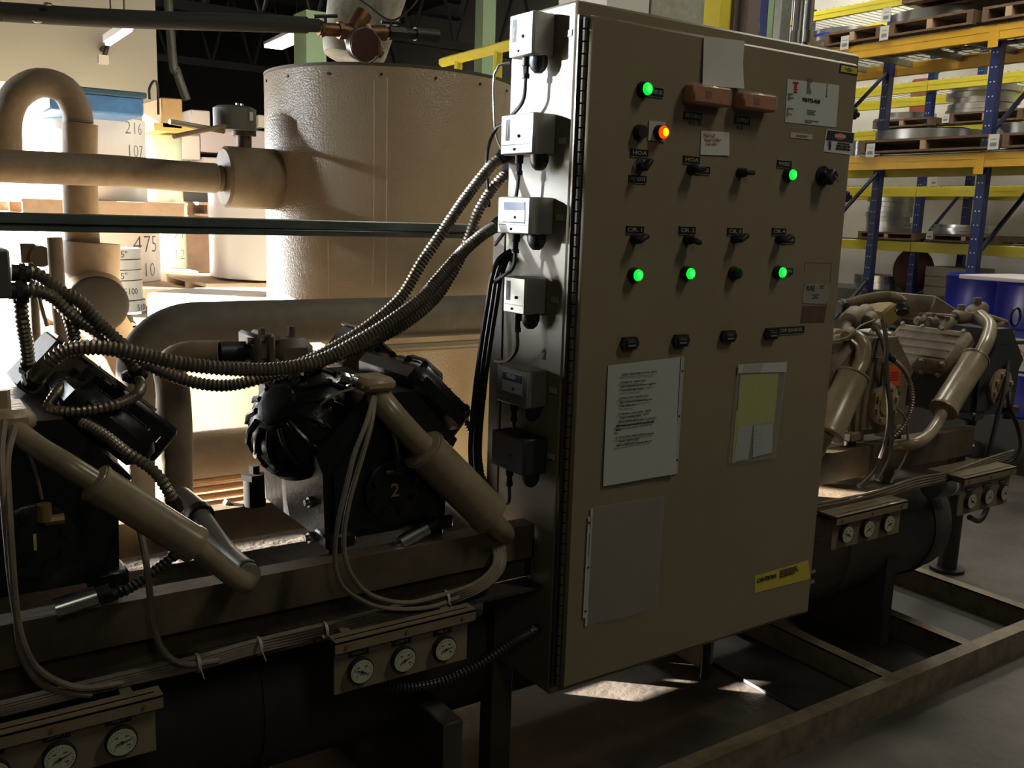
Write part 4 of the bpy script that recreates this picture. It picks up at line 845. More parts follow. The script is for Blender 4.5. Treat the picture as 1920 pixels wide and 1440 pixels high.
flex('slanting_conduit', [(790, 700, .5), (840, 745, .45), (880, 800, .4), (897, 860, .35), (905, 910, .33)], .0095, 'black flex conduit arching down toward the cabinet cables', CONDB, group='slanting conduits')
flex('slanting_conduit', [(690, 1285, .16), (760, 1290, .12), (830, 1278, .08), (900, 1245, .06), (960, 1205, .05), (1005, 1180, .06)], .0095, 'dim flex conduit running up to the cabinet foot beside the dial panel', CONDB, group='slanting conduits')
flex('slanting_conduit', [(195, 1120, .08), (240, 1105, .08), (290, 1070, .09), (340, 1030, .1)], .009, 'dark flex conduit from the left heater sleeve', CONDB, group='slanting conduits')
flex('slanting_conduit', [(1575, 575, .45), (1620, 562, .42), (1665, 556, .4), (1690, 565, .38), (1692, 583, .36)], .018, 'fat dusty conduit arching out behind the right side of the cabinet', mat('dusty conduit', (.26, .2, .13), .6, metal=.2), group='slanting conduits')
# left edge box
m = MB(GREYD); a, b = Y(-60, 465, .26), Y(18, 556, .26); m.box((a.x-.05, .22, b.z), (b.x, .32, a.z), bev=.004); solo(m, 'wiring_box', 'grey wiring box at the left edge where two flex conduits start', 'electrical box')
m = MB(TAUPE_D); m.box((-1.35, .32, .80), (-1.28, .36, 1.6)); solo(m, 'box_post', 'post carrying the wiring box at the left edge', 'post')
# black cable bundle
def cable(pts, r, lab, m_=RUBBER, name='cable', group='cables', n=8, cat='cable'):
    m = MB(m_); m.tube([Y(*p) for p in pts], r, n, .02); return solo(m, name, lab, cat, group)
BG = 'black cables bundled down the cabinet side'
for k, (dx, dy_) in enumerate(((0, 0), (9, .01), (17, .0), (5, .03))):
    cable([(958+dx*.2, 470+dx, .25), (935+dx, 486, .25), (922+dx, 520, .26+dy_), (914+dx, 570, .27+dy_), (903+dx, 640, .27+dy_), (890+dx, 740, .27+dy_), (882+dx, 850, .26+dy_), (893+dx, 930, .22+dy_), (905+dx, 985, .16)], .0062, 'one of the black cables bundled down the left side of the cabinet', name='black_cable', group=BG)
TC_ = mat('dusty cable', (.24, .20, .15), .6, var=.3, vscale=30)
for k in range(5):
    o5 = (k-2)*5
    cable([(905+k*7, 985, .16-.01*k), (925+k*5, 1030, .10), (925+k*4, 1065+o5*.4, .07), (890+k*3, 1100+o5*.6, .06), (820, 1128+o5, .055+.004*k), (720, 1153+o5, .055), (600, 1183+o5, .055+.004*k), (480, 1212+o5, .055), (380, 1240+o5, .055), (290, 1260+o5, .055), (150, 1293+o5, .055), (0, 1330+o5, .055)], .0055, 'one of the dusty cables tied in a bundle under the left rail', TC_, 'bundled_cable', 'cables tied under the left rail')
cable([(700, 745, .1), (688, 790, .05), (665, 850, .03), (648, 920, .02), (632, 990, .02), (628, 1050, .02), (640, 1095, .02), (672, 1122, .025), (720, 1140, .035), (800, 1140, .04), (860, 1120, .045)], .0052, 'dusty tan hose hanging in front of the number 2 compressor, left strand', TC_, 'hanging_hose', 'hoses hanging in front of the black compressors', cat='hose')
cable([(703, 745, .1), (695, 800, .05), (672, 880, .03), (655, 940, .02), (645, 1000, .015), (648, 1050, .01), (668, 1092, .015), (705, 1120, .03), (770, 1130, .04), (850, 1110, .05)], .0052, 'dusty tan hose hanging in front of the number 2 compressor, right strand', TC_, 'hanging_hose', 'hoses hanging in front of the black compressors', cat='hose')
cable([(8, 790, .06), (2, 850, .02), (6, 920, -.02), (14, 1020, -.04), (25, 1120, -.04), (45, 1210, -.03), (80, 1262, .0), (150, 1290, .03), (230, 1280, .05)], .0058, 'dusty hose hanging at the left edge, outer strand', TC_, 'hanging_hose', 'hoses hanging in front of the black compressors', cat='hose')
cable([(28, 800, .06), (14, 860, .02), (16, 940, -.03), (22, 1040, -.05), (30, 1140, -.04), (44, 1235, -.02), (90, 1290, .02), (170, 1303, .04)], .0058, 'dusty hose hanging at the left edge, inner strand', TC_, 'hanging_hose', 'hoses hanging in front of the black compressors', cat='hose')
cable([(252, 950, .14), (265, 1005, .07), (275, 1060, .04), (283, 1130, .03), (292, 1190, .03), (312, 1228, .035), (350, 1246, .045), (410, 1238, .05)], .006, 'dusty hose dropping over the left rail into the cable bundle', TC_, 'hanging_hose', 'hoses hanging in front of the black compressors', cat='hose')
WT = mat('tie white', (.4, .38, .32), .5)
for k, (px, py) in enumerate(((835, 1122), (608, 1181), (485, 1211), (370, 1243))):
    m = MB(WT); c = Y(px, py, .055); m.annulus(c-Vector((.003, 0, 0)), c+Vector((.003, 0, 0)), .0165, .0185, 20); m.cyl(c+Vector((0, -.015, 0)), c+Vector((.004, -.03, -.02)), .0012, 5)
    solo(m, 'cable_tie', ('tie nearest the cabinet on the cable bundle', 'second tie from the cabinet on the cable bundle', 'third tie from the cabinet on the cable bundle', 'leftmost tie on the cable bundle')[k], 'cable tie', 'cable ties')
# thin capillary tubes
cable([(668, 728, .15), (640, 735, .14), (615, 748, .14), (600, 760, .15)], .0028, 'thin tube bending left from the chrome valve to the dome of compressor 2', TC_, 'capillary_tube', cat='tube', group='thin tubes')
cable([(712, 745, .12), (725, 790, .11), (742, 825, .11), (745, 850, .12)], .003, 'thin tube running from the tan flange down to a small black sensor', TC_, 'capillary_tube', cat='tube', group='thin tubes')
m = MB(IRON); c = Y(746, 850, .12); m.cyl(c, c-Vector((0, 0, .03)), .009, 12); m.cyl(c-Vector((0, 0, .03)), c-Vector((0, 0, .045)), .013, 8); m.cyl(c-Vector((.03, 0, .04)), c-Vector((0, 0, .04)), .008, 10); solo(m, 'oil_sensor', 'small dark sensor fitting above the painted number 2', 'sensor')
cable([(55, 850, .03), (68, 890, .04), (78, 935, .06)], .003, 'thin tube dropping to the brass fitting of the left compressor', TC_, 'capillary_tube', cat='tube', group='thin tubes')
m = MB(mat('dull brass', (.3, .2, .08), .5, metal=.6)); c = Y(82, 945, .08); m.cyl(c, c-Vector((0, 0, .03)), .012, 12); m.cyl(c-Vector((-.03, 0, .03)), c-Vector((0, 0, .03)), .009, 8); solo(m, 'oil_fitting', 'dull brass elbow fitting on the left compressor', 'fitting')
# switch leads from glands back to the bundle
leads = [[(0, 0, 0), (.0, .01, -.05), (-.0, .08, -.09), (.01, .13, -.10), (.0, .15, -.16), (.01, .15, -.28)], [(0, 0, 0), (0, .01, -.05), (.01, .06, -.12), (.02, .12, -.16)], [(0, 0, 0), (0, .01, -.035), (.0, .06, -.06), (.02, .12, -.075)], [(0, 0, 0), (0, .0, -.04), (.01, .05, -.075), (.02, .12, -.085)], [(0, 0, 0), (0, .0, -.04), (.01, .05, -.06), (.02, .1, -.06)], [(0, 0, 0), (0, .0, -.04), (.01, .05, -.06), (.02, .1, -.08)]]
for k, (p, L) in enumerate(zip(SWP, leads)):
    m = MB(RUBBER); m.tube([p+Vector(q) for q in L], .0042, 8, .01); solo(m, 'switch_lead', 'black lead below the ' + ('topmost', 'second', 'third', 'fourth', 'fifth', 'lowest')[k] + ' pressure switch on the cabinet side', 'cable', 'leads of the pressure switches')
cable([(955, 118, .3), (936, 122, .32), (927, 140, .33), (926, 190, .33), (930, 250, .32), (944, 288, .3)], .0036, 'thin grey lead arching left from the topmost pressure switch', GALV, 'grey_lead')

# ================================================================== RIGHT SIDE SMALL PARTS
BH = 'black hoses hanging at the right'
for k, pts in enumerate(([(1890, 620, .2), (1889, 680, .14), (1884, 730, .1), (1868, 790, .08), (1855, 840, .07), (1845, 880, .07)], [(1900, 620, .22), (1893, 700, .15), (1893, 760, .1), (1908, 800, .08), (1912, 840, .06), (1895, 866, .06), (1870, 870, .06)], [(1830, 600, .3), (1870, 618, .24), (1895, 640, .2), (1925, 642, .2)])):
    cable(pts, .008, ('black hose falling straight from the right edge to the panel top', 'black hose bowing outward near the right edge', 'black hose crossing to the right edge above the orange tag')[k], RUBBER, 'black_hose', BH, cat='hose')
m = MB(RUBBER); c = Y(1904, 594, .2); m.tube([c+Vector((math.cos(a)*.033, 0, math.sin(a)*.033)) for a in [i*PI/8 for i in range(17)]], .005, 8, .01); solo(m, 'hose_coil', 'black hose ring at the right edge beside the drums', 'hose')
for k, pts in enumerate(([(1655, 600, .14), (1662, 640, .1), (1660, 700, .08), (1667, 770, .06), (1660, 830, .05), (1640, 880, .05), (1610, 912, .05)], [(1640, 610, .18), (1658, 650, .12), (1664, 720, .09), (1672, 790, .07), (1668, 850, .06), (1645, 900, .05)])):
    cable(pts, .0075, ('dark hose hanging in front of the number 3 compressor, left strand', 'dark hose hanging in front of the number 3 compressor, right strand')[k], mat('dusty rubber', (.06, .05, .04), .5), 'dark_hose', 'dark hoses in front of the tan compressors', cat='hose')
flex('right_conduit', [(1668, 668, .1), (1695, 695, .08), (1709, 730, .07), (1708, 770, .06), (1690, 805, .06), (1665, 830, .08)], .0072, 'silvery flex conduit looping over the black side of the number 4 compressor')
cable([(1680, 765, .07), (1698, 785, .06), (1702, 830, .06), (1695, 860, .06), (1670, 905, .06)], .004, 'thin pale cable hanging right of the number 3 cover', TC_, 'pale_cable')
for k in range(4):
    cable([(1500, 950+k*6, .06), (1580, 935+k*6, .055), (1640, 922+k*5, .055), (1720, 896+k*5, .055), (1780, 885+k*4, .055), (1850, 860+k*4, .06), (1900, 845+k*4, .08)], .0045, 'one of the dusty cables tied under the right rail', TC_, 'bundled_cable', 'cables tied under the right rail')
cable([(1545, 965, .05), (1548, 990, .04), (1545, 1008, .04), (1535, 1012, .04)], .004, 'pale cable end hooking beside the cabinet edge', TC_, 'pale_cable')
cable([(1560, 640, .16), (1590, 632, .14), (1612, 612, .14), (1640, 600, .16)], .003, 'thin pale tube curving over the number 3 muffler', TC_, 'capillary_tube', cat='tube', group='thin tubes')
for k, (px, py, w_) in enumerate(((1676, 705, .058), (1890, 678, .055))):
    c = Y(px, py, .13 if k == 0 else .2); o = thing('orange_tag', c, ('orange notice tag on a tan plate between the two tan compressors', 'orange notice tag on a tan plate at the right edge beside the drums')[k], 'tag', 'orange tags')
    yv = c.y; m = MB(DUST); m.box((c.x-w_, yv+.001, c.z-.055), (c.x+w_, yv+.006, c.z+.045)); m.build('plate', o); m = MB(ORANGE); m.box((c.x-w_*.6, yv-.001, c.z-.035), (c.x+w_*.6, yv+.001, c.z+.035)); m.build('tag_sheet', o)
    lettering('WARNING\nDO NOT START\nUNIT WITHOUT\nHEATERS ON', (c.x, yv-.0014, c.z), RX, UZ, .0055, INKR, o, 'printed_text')
# fittings heap on top of the right compressors
o = thing('valve_cluster', Y(1830, 600, .4), 'dusty cluster of valves and unions between the two tan compressors and drums', 'valves')
m = MB(DUST)
for px, py, y, r, a in ((1800, 595, .35, .03, 0), (1830, 585, .4, .035, .5), (1775, 610, .3, .02, 1), (1748, 602, .32, .018, 0), (1870, 610, .35, .02, .4), (1725, 600, .33, .016, .2)):
    c = Y(px, py, y); m.lathe(c-Vector((r*1.4, 0, r*a)), c+Vector((r*1.4, 0, r*a)), [(0, r*.8), (.2, r), (.8, r), (1, r*.7)], 12); m.cyl(c, c+Vector((0, 0, r*1.6)), r*.5, 8)
a, b = Y(1800, 590, .35), Y(1885, 605, .35); m.tube([a, (a+b)/2+Vector((0, 0, .01)), b], .013, 12); a, b = Y(1735, 590, .35), Y(1800, 595, .35); m.tube([a, b], .009, 10); m.build('body', o)
o = thing('valve_cluster', Y(1600, 610, .4), 'dusty elbows and unions between the cabinet edge and the number 4 compressor', 'valves')
m = MB(DUST)
for px, py, y, r in ((1590, 600, .3, .035), (1625, 600, .25, .022), (1640, 612, .22, .018), (1585, 628, .2, .02), (1612, 592, .35, .03)):
    c = Y(px, py, y); m.lathe(c-Vector((r*1.3, r, 0)), c+Vector((r*1.3, 0, r*.5)), [(0, r*.8), (.2, r), (.8, r), (1, r*.7)], 12)
a, b = Y(1582, 612, .3), Y(1645, 605, .26); m.tube([a, (a+b)/2, b], .016, 10); a, b = Y(1590, 600, .3), Y(1585, 630, .2); m.tube([a, b], .016, 10); m.build('body', o)
m = MB(mat('ochre paint', (.33, .24, .07), .6)); c = Y(1652, 580, .6); M = Matrix.Translation(c) @ Matrix.Rotation(-.5, 4, 'Y'); m.box((-.07, -.06, -.05), (.07, .06, .03), M, .01)
solo(m, 'terminal_cover', 'ochre terminal cover behind the number 3 compressor', 'cover')
m = MB(DUST); c = Y(1725, 588, .55); M = Matrix.Translation(c) @ Matrix.Rotation(.35, 4, 'Y'); m.box((-.09, -.1, -.06), (.09, .1, .055), M, .006); solo(m, 'terminal_housing', 'dusty tan terminal housing behind the number 4 ribbed head', 'cover')
# pipe stand with looped handle, right
o = thing('pipe_stand', Z(1775, 1066, 0), 'dark floor pipe with round base and loop handle right of the vessel', 'stand')
p = Z(1775, 1068, 0); m = MB(IRON); m.cyl(p, p+Vector((0, 0, .015)), .075, 28); m.build('base_plate', o); m = MB(IRON); m.cyl(p, p+Vector((0, 0, .38)), .042, 24); m.cyl(p+Vector((0, 0, .36)), p+Vector((0, 0, .60)), .055, 20); m.build('column', o)
m = MB(RUBBER); c = p+Vector((.05, -.05, .26)); m.tube([c, c+Vector((.09, 0, -.03)), c+Vector((.14, 0, .02)), c+Vector((.14, 0, .09)), c+Vector((.06, 0, .10)), c+Vector((0, 0, .08))], .013, 10); m.build('loop_handle', o)
m = MB(GREYD); c = Y(1745, 912, .3); m.cyl(c, c+Vector((.16, 0, -.01)), .045, 20); m.use(PAPER); m.cyl(c+Vector((.10, 0, -.006)), c+Vector((.112, 0, -.007)), .0465, 20); m.cyl(c+Vector((.125, 0, -.007)), c+Vector((.132, 0, -.0075)), .0465, 20); solo(m, 'filter_canister', 'dark canister with two white bands under the right rail', 'canister')
m = MB(RUBBER); a = Z(1850, 885, .1); m.cyl((3.2, a.y-.2, .09), (6.5, a.y+1.0, .09), .08, 20); solo(m, 'floor_pipe', 'dark pipe lying on the floor behind the right hoses', 'pipe')

# ================================================================== LOADING AREA BEHIND (LEFT)
def pallet(px0, px1, pyt, y, dep, n=5, lab='', h=.11, m_=WOODL, skew=0):
    a, b = Y(px0, pyt, y), Y(px1, pyt, y); z = (a.z+b.z)/2; o = thing('pallet', ((a.x+b.x)/2, y+dep/2, z-h), lab, 'pallet', 'wooden pallets in the loading area')
    m = MB(m_); m.box((a.x, y, z-.022), (b.x, y+dep, z)); m.build('top_deck', o)
    for k in range(3):
        yy_ = y+(dep-.04)*k/2; m = MB(m_); m.box((a.x+.005, yy_, z-h+.02), (b.x-.005, yy_+.04, z-.0225)); m.build('stringer', o)
    m = MB(m_)
    for k in range(4): xx = a.x+(b.x-a.x-.09)*k/3; m.box((xx, y, z-h), (xx+.09, y+dep, z-h+.018))
    m.build('bottom_deck', o); return o, z, a.x, b.x
def roll(px0, px1, pyt, pyb, y, m_, lab, texts=(), cat='wrapped roll', name='wrapped_roll', solid=True, zb_=None):
    a, b = Y(px0, pyt, y), Y(px1, pyt, y); r = (b.x-a.x)/2*.93; c = Vector(((a.x+b.x)/2, y, 0)); zt = Y((px0+px1)/2, pyt, y-r).z; zb = Y((px0+px1)/2, pyb, y-r).z if zb_ is None else zb_
    o = thing(name, (c.x, y, zb), lab, cat, 'wrapped rolls in the loading area')
    m = MB(m_); m.lathe((c.x, y, zb), (c.x, y, zt), [(0, r*.99), (.01, r), (.2, r*.998), (.5, r), (.8, r*.997), (.99, r), (1, r*.98)], 56); 
    if not solid: m.use(WOODL); m.cyl((c.x, y, zt), (c.x, y, zt+.002), r*.45, 32)
    m.build('roll', o)
    for t_, px, py, h in texts:
        q = Y(px, py, y-r*.9); d = Vector((q.x-c.x, q.y-y, 0)).normalized(); s_ = Vector((c.x, y, q.z))+d*(r+.002); rt = Vector((0, 0, 1)).cross(d)
        lettering(t_, s_, rt, UZ, h, INK, o, 'handwriting', bend=r, bold=-.0035 if h > .05 else 0)
    return o, c, r, zb, zt
_, z1_, _, _ = pallet(40, 346, 377, 4.9, 1.3, lab='pallet in the middle of the stack under the big white roll')
roll(70, 276, 214, 378, 5.6, WHITE, 'big white wrapped roll under the blue crate, marked 216', (('216', 264, 242, .085), ('107', 268, 285, .085)), zb_=z1_+.002)
_, z2_, _, _ = pallet(130, 354, 542, 4.75, 1.2, lab='pallet under the white roll marked 475')
r_, c_, rr_, _, _ = roll(60, 303, 398, 548, 5.6, WHITE, 'white wrapped roll below the middle pallet, marked 475 10', (('475', 288, 460, .12), ('10', 296, 508, .1)), zb_=z2_+.002)
_, zq_, _, _ = pallet(270, 352, 379, 5.85, .9, lab='pallet between the two green tinted rolls')
roll(262, 342, 254, 374, 6.3, GREENW, 'green tinted wrapped roll behind the big white roll', zb_=zq_+.002)
_, zg_, xg0, xg1 = pallet(262, 372, 509, 5.8, .9, lab='film covered pallet under the lower green tinted roll', m_=mat('film covered wood', (.5, .47, .38), .4))
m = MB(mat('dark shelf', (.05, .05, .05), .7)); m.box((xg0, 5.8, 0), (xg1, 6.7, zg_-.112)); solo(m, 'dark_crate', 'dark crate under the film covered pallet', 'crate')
roll(285, 350, 398, 508, 6.3, GREENW, 'lower green tinted wrapped roll behind the roll marked 475', (('71', 336, 440, .08), ('12', 336, 478, .08)), zb_=zg_+.002)
roll(385, 650, 362, 528, 5.1, WHITE, 'blown out white roll close behind the tank')
_, zw_, xw0, xw1 = pallet(386, 560, 531, 4.7, 1.0, lab='pallet under the white roll close behind the tank')
m = MB(WOOD); m.box((xw0+.02, 4.72, 0), (xw1-.02, 5.68, zw_-.112)); solo(m, 'timber_crate', 'brown crate low under the pallet close behind the tank', 'crate')
pallet(390, 540, 382, 6.0, 1.0, lab='pallet seen just below the valve jacket, behind the tank')
m = MB(mat('brown stack', (.16, .09, .05), .8, var=.4)); a, b = Y(345, 378, 6.4), Y(392, 560, 6.4); m.box((a.x, 6.4, b.z), (b.x+.1, 7.0, a.z), bev=.01); solo(m, 'timber_stack', 'dark brown timber stack in the gap between the rolls', 'timber')
# stack of flat grey rings marked 5100
MG = mat('ring grey wrap', (.36, .38, .37), .4, var=.2, vscale=4)
names = ('top', 'second', 'third', 'fourth', 'fifth', 'lowest')
for k, (x0, x1, yt, yb_, t_, tx) in enumerate(((150, 276, 467, 487, '5"', 226), (150, 278, 488, 507, '', 0), (150, 278, 508, 527, '5"', 226), (150, 280, 528, 565, '5100', 240), (160, 286, 566, 588, '5100', 276), (120, 246, 589, 608, '5"', 234))):
    a, b = Y(x0, yt, 3.4), Y(x1, yt, 3.4); r = (b.x-a.x)/2; c = Vector(((a.x+b.x)/2, 3.4+r, 0)); zt, zb = Y((x0+x1)/2, yt, 3.4).z, Y((x0+x1)/2, yb_, 3.4).z
    o = thing('steel_ring', (c.x, c.y, zb), names[k]+' grey ring in the stack marked 5100 left of centre', 'ring', 'grey rings stacked in the loading area'); m = MB(MG); m.annulus((c.x, c.y, zb+.002), (c.x, c.y, zt), r*.6, r, 48); m.build('ring', o)
    if t_:
        q = Y(tx, (yt+yb_)/2, 3.4+r*.25); d = Vector((q.x-c.x, q.y-c.y, 0)).normalized(); lettering(t_, Vector((c.x, c.y, q.z))+d*(r+.001), Vector((0, 0, 1)).cross(d), UZ, .032, INK, o, 'handwriting', bend=r)
pallet(130, 285, 612, 3.35, .9, lab='pallet under the grey rings marked 5100', h=.10)
m = MB(MG); a, b = Y(222, 641, 3.3), Y(275, 660, 3.3); r = .35; m.annulus((a.x-.15+r-.3, 3.3+r, b.z-.05), (a.x-.15+r-.3, 3.3+r, a.z), .2, r, 48); o = solo(m, 'steel_ring', 'grey ring marked 5115 under the pallet, left of the big pipe elbow', 'ring'); 
q = Y(247, 641, 3.32); lettering('5115', (q.x, 3.315, q.z-.03), (1, -.3, 0), UZ, .032, INK, o, 'handwriting')
# big white ring on a near pallet, blazing in the sun
a = Y(505, 560, 2.75); m = MB(WHITE); m.annulus((a.x+.0, 2.95, a.z-.13), (a.x, 2.95, a.z+.0), .11, .50, 64); o = thing('white_ring', (a.x, 2.95, a.z-.13), 'large flat white ring blazing in sunlight above the big pipe elbow', 'ring'); m.build('ring', o)
za = a.z-.13
m = MB(mat('film covered wood', (.5, .47, .38), .4)); m.box((a.x-.5, 2.45, za-.03), (a.x+.5, 3.45, za-.002)); o = thing('pallet', (a.x, 2.9, 0), 'pallet stack under the large white ring', 'pallet', 'wooden pallets in the loading area'); m.build('top_deck', o)
for k in range(3): m = MB(mat('film covered wood', (.5, .47, .38), .4)); m.box((a.x-.5, 2.45+k*.45, 0.0), (a.x+.5, 2.55+k*.45, za-.031)); m.build('stringer', o)
# blue crate, brown crate, pale boxes
a, b = Y(160, 168, 4.75), Y(298, 214, 4.75); o = thing('blue_crate', ((a.x+b.x)/2, 5.1, b.z), 'blue painted crate on top of the big white roll', 'crate')
zb = Y(230, 215, 4.75).z; zt = Y(230, 180, 4.75).z
m = MB(BLUEP); m.box((a.x-.2, 4.75, zb), (b.x-.09, 5.6, zt), bev=.01); m.build('body', o); m = MB(mat('blue lid', (.03, .08, .12), .6)); m.box((a.x-.2, 4.72, zt-.005), (b.x-.075, 5.65, zt+.03), bev=.006); m.build('lid', o)
m = MB(IRON); q = Y(297, 215, 4.8); t_ = Y(292, 152, 4.8); m.tube([Vector((q.x, 4.8, q.z)), Vector((q.x, 4.8, t_.z-.03)), Vector((q.x-.02, 4.8, t_.z)), Vector((q.x-.05, 4.8, t_.z-.05)), Vector((q.x-.05, 4.8, zt))], .008, 8); m.build('hook', o)
a, b = Y(302, 182, 6.0), Y(358, 244, 6.0); m = MB(mat('brown crate', (.36, .22, .08), .7, var=.3)); m.box((a.x, 6.0, b.z), (b.x-.06, 6.6, a.z), bev=.008); o = solo(m, 'brown_crate', 'brown wooden crate right of the blue crate', 'crate')
m = MB(YTAG); m.use(mat('ochre block', (.4, .3, .08), .7)); a, b = Y(276, 232, 6.2), Y(352, 252, 6.2); m.box((a.x, 6.0, b.z), (b.x, 6.6, a.z)); solo(m, 'packing_block', 'ochre packing boards under the brown crate', 'boards')
for k, (x0, x1, y0_, y1_, c_, lab) in enumerate(((358, 395, 205, 250, LAV, 'small pale box right of the brown crate'), (340, 376, 252, 300, LAV, 'pale box left of the valve wheel'), (376, 500, 236, 292, mat('pink box', (.52, .46, .50), .6), 'wide pinkish box behind the grey gear cover'), (380, 500, 294, 340, LAV, 'wide pale box below the pinkish one'), (484, 502, 215, 240, mat('pale card', (.62, .6, .52), .6), 'small cream box touching the tank outline'))):
    a, b = Y(x0, y0_, 7.0), Y(x1, y1_, 7.0); m = MB(c_); m.box((a.x, 7.0, b.z), (b.x, 7.4, a.z), bev=.008); solo(m, 'carton', lab, 'box', 'cartons stacked near the loading door')
a, b = Y(340, 340, 6.9), Y(510, 600, 6.9); m = MB(mat('dark shelf', (.05, .05, .05), .7)); m.box((a.x, 6.95, 0), (b.x+.2, 7.4, a.z)); solo(m, 'storage_cabinet', 'dark cabinet under the stacked cartons', 'cabinet')
# hanging fluorescent lights far back
for k, (p0, p1) in enumerate((((202, 80), (243, 52)), ((512, 86), (562, 64)), ((1240-1240+80, 6), (100, 3)))):
    if k == 2: continue
    a = on(*p0, 'z', 2.72 if k == 0 else 4.4); b = on(*p1, 'z', 2.72 if k == 0 else 4.4); hw = .018 if k == 0 else .16; d = (b-a).normalized(); n_ = Vector((0, 0, 1)).cross(d)
    o = thing('ceiling_light', a, ('long fluorescent ceiling light above the tan pipe loop', 'long fluorescent ceiling light left of the bronze strainer')[k], 'ceiling light', 'fluorescent ceiling lights')
    m = MB(TUBEL); m.prism([a-n_*hw, a+n_*hw, b+n_*hw, b-n_*hw], (0, 0, -.02 if k == 0 else -.05)); m.build('diffuser', o); m = MB(WALLW); m.prism([a-n_*(hw+.015), a+n_*(hw+.015), b+n_*(hw+.015), b-n_*(hw+.015)], (0, 0, .05)); m.build('housing', o)
    for q in (a+d*.15, b-d*.15): m = MB(IRON); m.cyl(q, Vector((q.x, q.y, 6.15)), .006, 6); m.build('hanger', o)
# wall camera bracket, roof truss members
m = MB(IRON); a, b = Y(200, 88, 7.3), Y(193, 112, 7.3); m.tube([Vector((a.x, 7.5, a.z)), a, b], .02, 8); m.use(PAPER); m.box((b.x-.04, 7.26, b.z-.035), (b.x+.04, 7.34, b.z+.035)); solo(m, 'wall_lamp', 'small dark bracket with white end on the beige wall', 'lamp')
TR_ = mat('truss grey', (.09, .09, .085), .7)
TR_ = mat('truss dark', (.03, .03, .03), .8)
o = thing('roof_truss', (4, 16, 5.2), 'dark steel roof truss crossing the unlit bay beyond the wall', 'truss')
for y_ in (12.0, 17.0):
    m = MB(TR_); m.box((1.1, y_, 4.15), (8.5, y_+.12, 4.28)); m.box((1.1, y_, 5.5), (8.5, y_+.12, 5.62)); m.build('chord', o)
    m = MB(TR_)
    for k in range(9): x_ = 1.2+k*.8; m.tube([(x_, y_+.06, 4.2), (x_+.4, y_+.06, 5.55), (x_+.8, y_+.06, 4.2)][:2], .03, 6); m.tube([(x_+.4, y_+.06, 5.55), (x_+.8, y_+.06, 4.2)], .03, 6)
    m.build('web', o)
m = MB(mat('foil duct', (.30, .30, .26), .45, metal=.5, bump=.5, bscale=20)); P_ = [Vector((on(322, 105, 'y', 11).x-.1, 11, 6.0)), on(322, 90, 'y', 11), on(332, 135, 'y', 11), on(350, 188, 'y', 11)]; m.tube(P_, .055, 12); solo(m, 'foil_duct', 'crinkled foil duct hanging in the dark bay', 'duct')
m = MB(GREENP); a, b = Y(574, 22, 6.8), Y(612, 108, 6.8); m.box((a.x, 6.8, 0), (b.x, 7.1, a.z+.02)); solo(m, 'green_column', 'pale green steel column just left of the bronze strainer', 'column')
m = MB(GREENP); a = Y(917, 60, 6.8); m.box((a.x-.075, 6.8, 0), (a.x+.075, 6.95, 5.7)); solo(m, 'green_post', 'slim pale green post between the tank and the cabinet top', 'column')

# ================================================================== RACKING (RIGHT)
def beam(o, x, y0, y1, z0, z1, m_, name='beam'):
    m = MB(m_); m.box((x, y0, z0), (x+.045, y1, z1), bev=.004); m.box((x-.003, y0, z0+(z1-z0)*.55), (x+.04, y1, z1-.006)); m.build(name, o)
def post(o, x, y, z1, m_=BLUE, z0=0):
    m = MB(m_); m.box((x, y-.037, z0), (x+.075, y+.037, z1)); m.use(PAPER)
    k = z0+.06
    while k < z1-.03:
        for s_ in (-1, 1): m.cyl((x-.0006, y+s_*.015, k), (x+.0005, y+s_*.015, k), .0065, 6)
        k += .11
    m.build('upright', o)
def brace(o, x0, x1, y, z0, z1, m_=mat('brace navy', (.01, .015, .05), .5)): m = MB(m_); m.tube([(x0, y, z0), (x1, y, z1)], .02, 6); m.build('brace', o)
RA, RB = 6.0, 8.4
ZA = [2.165, 3.12]; ZB = [X(1700, 453, RB).z, X(1750, 238, RB).z]; ZBx = X(1700, 350, RB).z
r1 = thing('pallet_rack', (6.4, 3.0, 0), 'nearer pallet rack with orange-yellow beams and blue punched uprights', 'rack', 'pallet racks')
YA = (-.64, .98, 2.60, 4.22, 5.84)
for y_ in YA:
    for x_ in (RA+.05, RA+1.0): post(r1, x_, y_, 3.14)
    for z_ in (.3, 1.35, 2.3): brace(r1, RA+.1, RA+1.03, y_, z_, z_+.75)
for zt in ZA:
    for a_, b_ in zip(YA, YA[1:]):
        beam(r1, RA, a_+.002, b_-.002, zt-.118, zt, YELLOW); beam(r1, RA+1.08, a_+.002, b_-.002, zt-.118, zt, YELLOW if zt > 3 else LEMON)
    m = MB(GALV)
    for k in range(65): y_ = -.6+k*.1; m.box((RA-.006, y_, zt), (RA+1.12, y_+.007, zt+.005))
    for k in range(12): x_ = RA+.03+k*.098; m.box((x_, -.62, zt+.0055), (x_+.006, 5.8, zt+.0105))
    for k in range(13): y_ = -.5+k*.5; m.box((RA+.05, y_, zt-.05), (RA+1.08, y_+.03, zt-.002))
    m.build('wire_deck', r1)
for y_ in YA:
    for zt in ZA: m = MB(YELLOW); m.box((RA-.004, y_-.04, zt-.17), (RA-.001, y_+.04, zt-.01)); m.build('end_plate', r1)
r2 = thing('pallet_rack', (9.0, 4, 0), 'farther pallet rack with lemon yellow beams against the white wall', 'rack', 'pallet racks')
YB = (-.3, 2.2, 4.68, 7.16)
for y_ in YB:
    for x_ in (RB+.05, RB+1.0): post(r2, x_, y_, 4.4)
    for z_ in (.3, 1.35, 2.3, 3.2): brace(r2, RB+.1, RB+1.03, y_, z_, z_+.75)
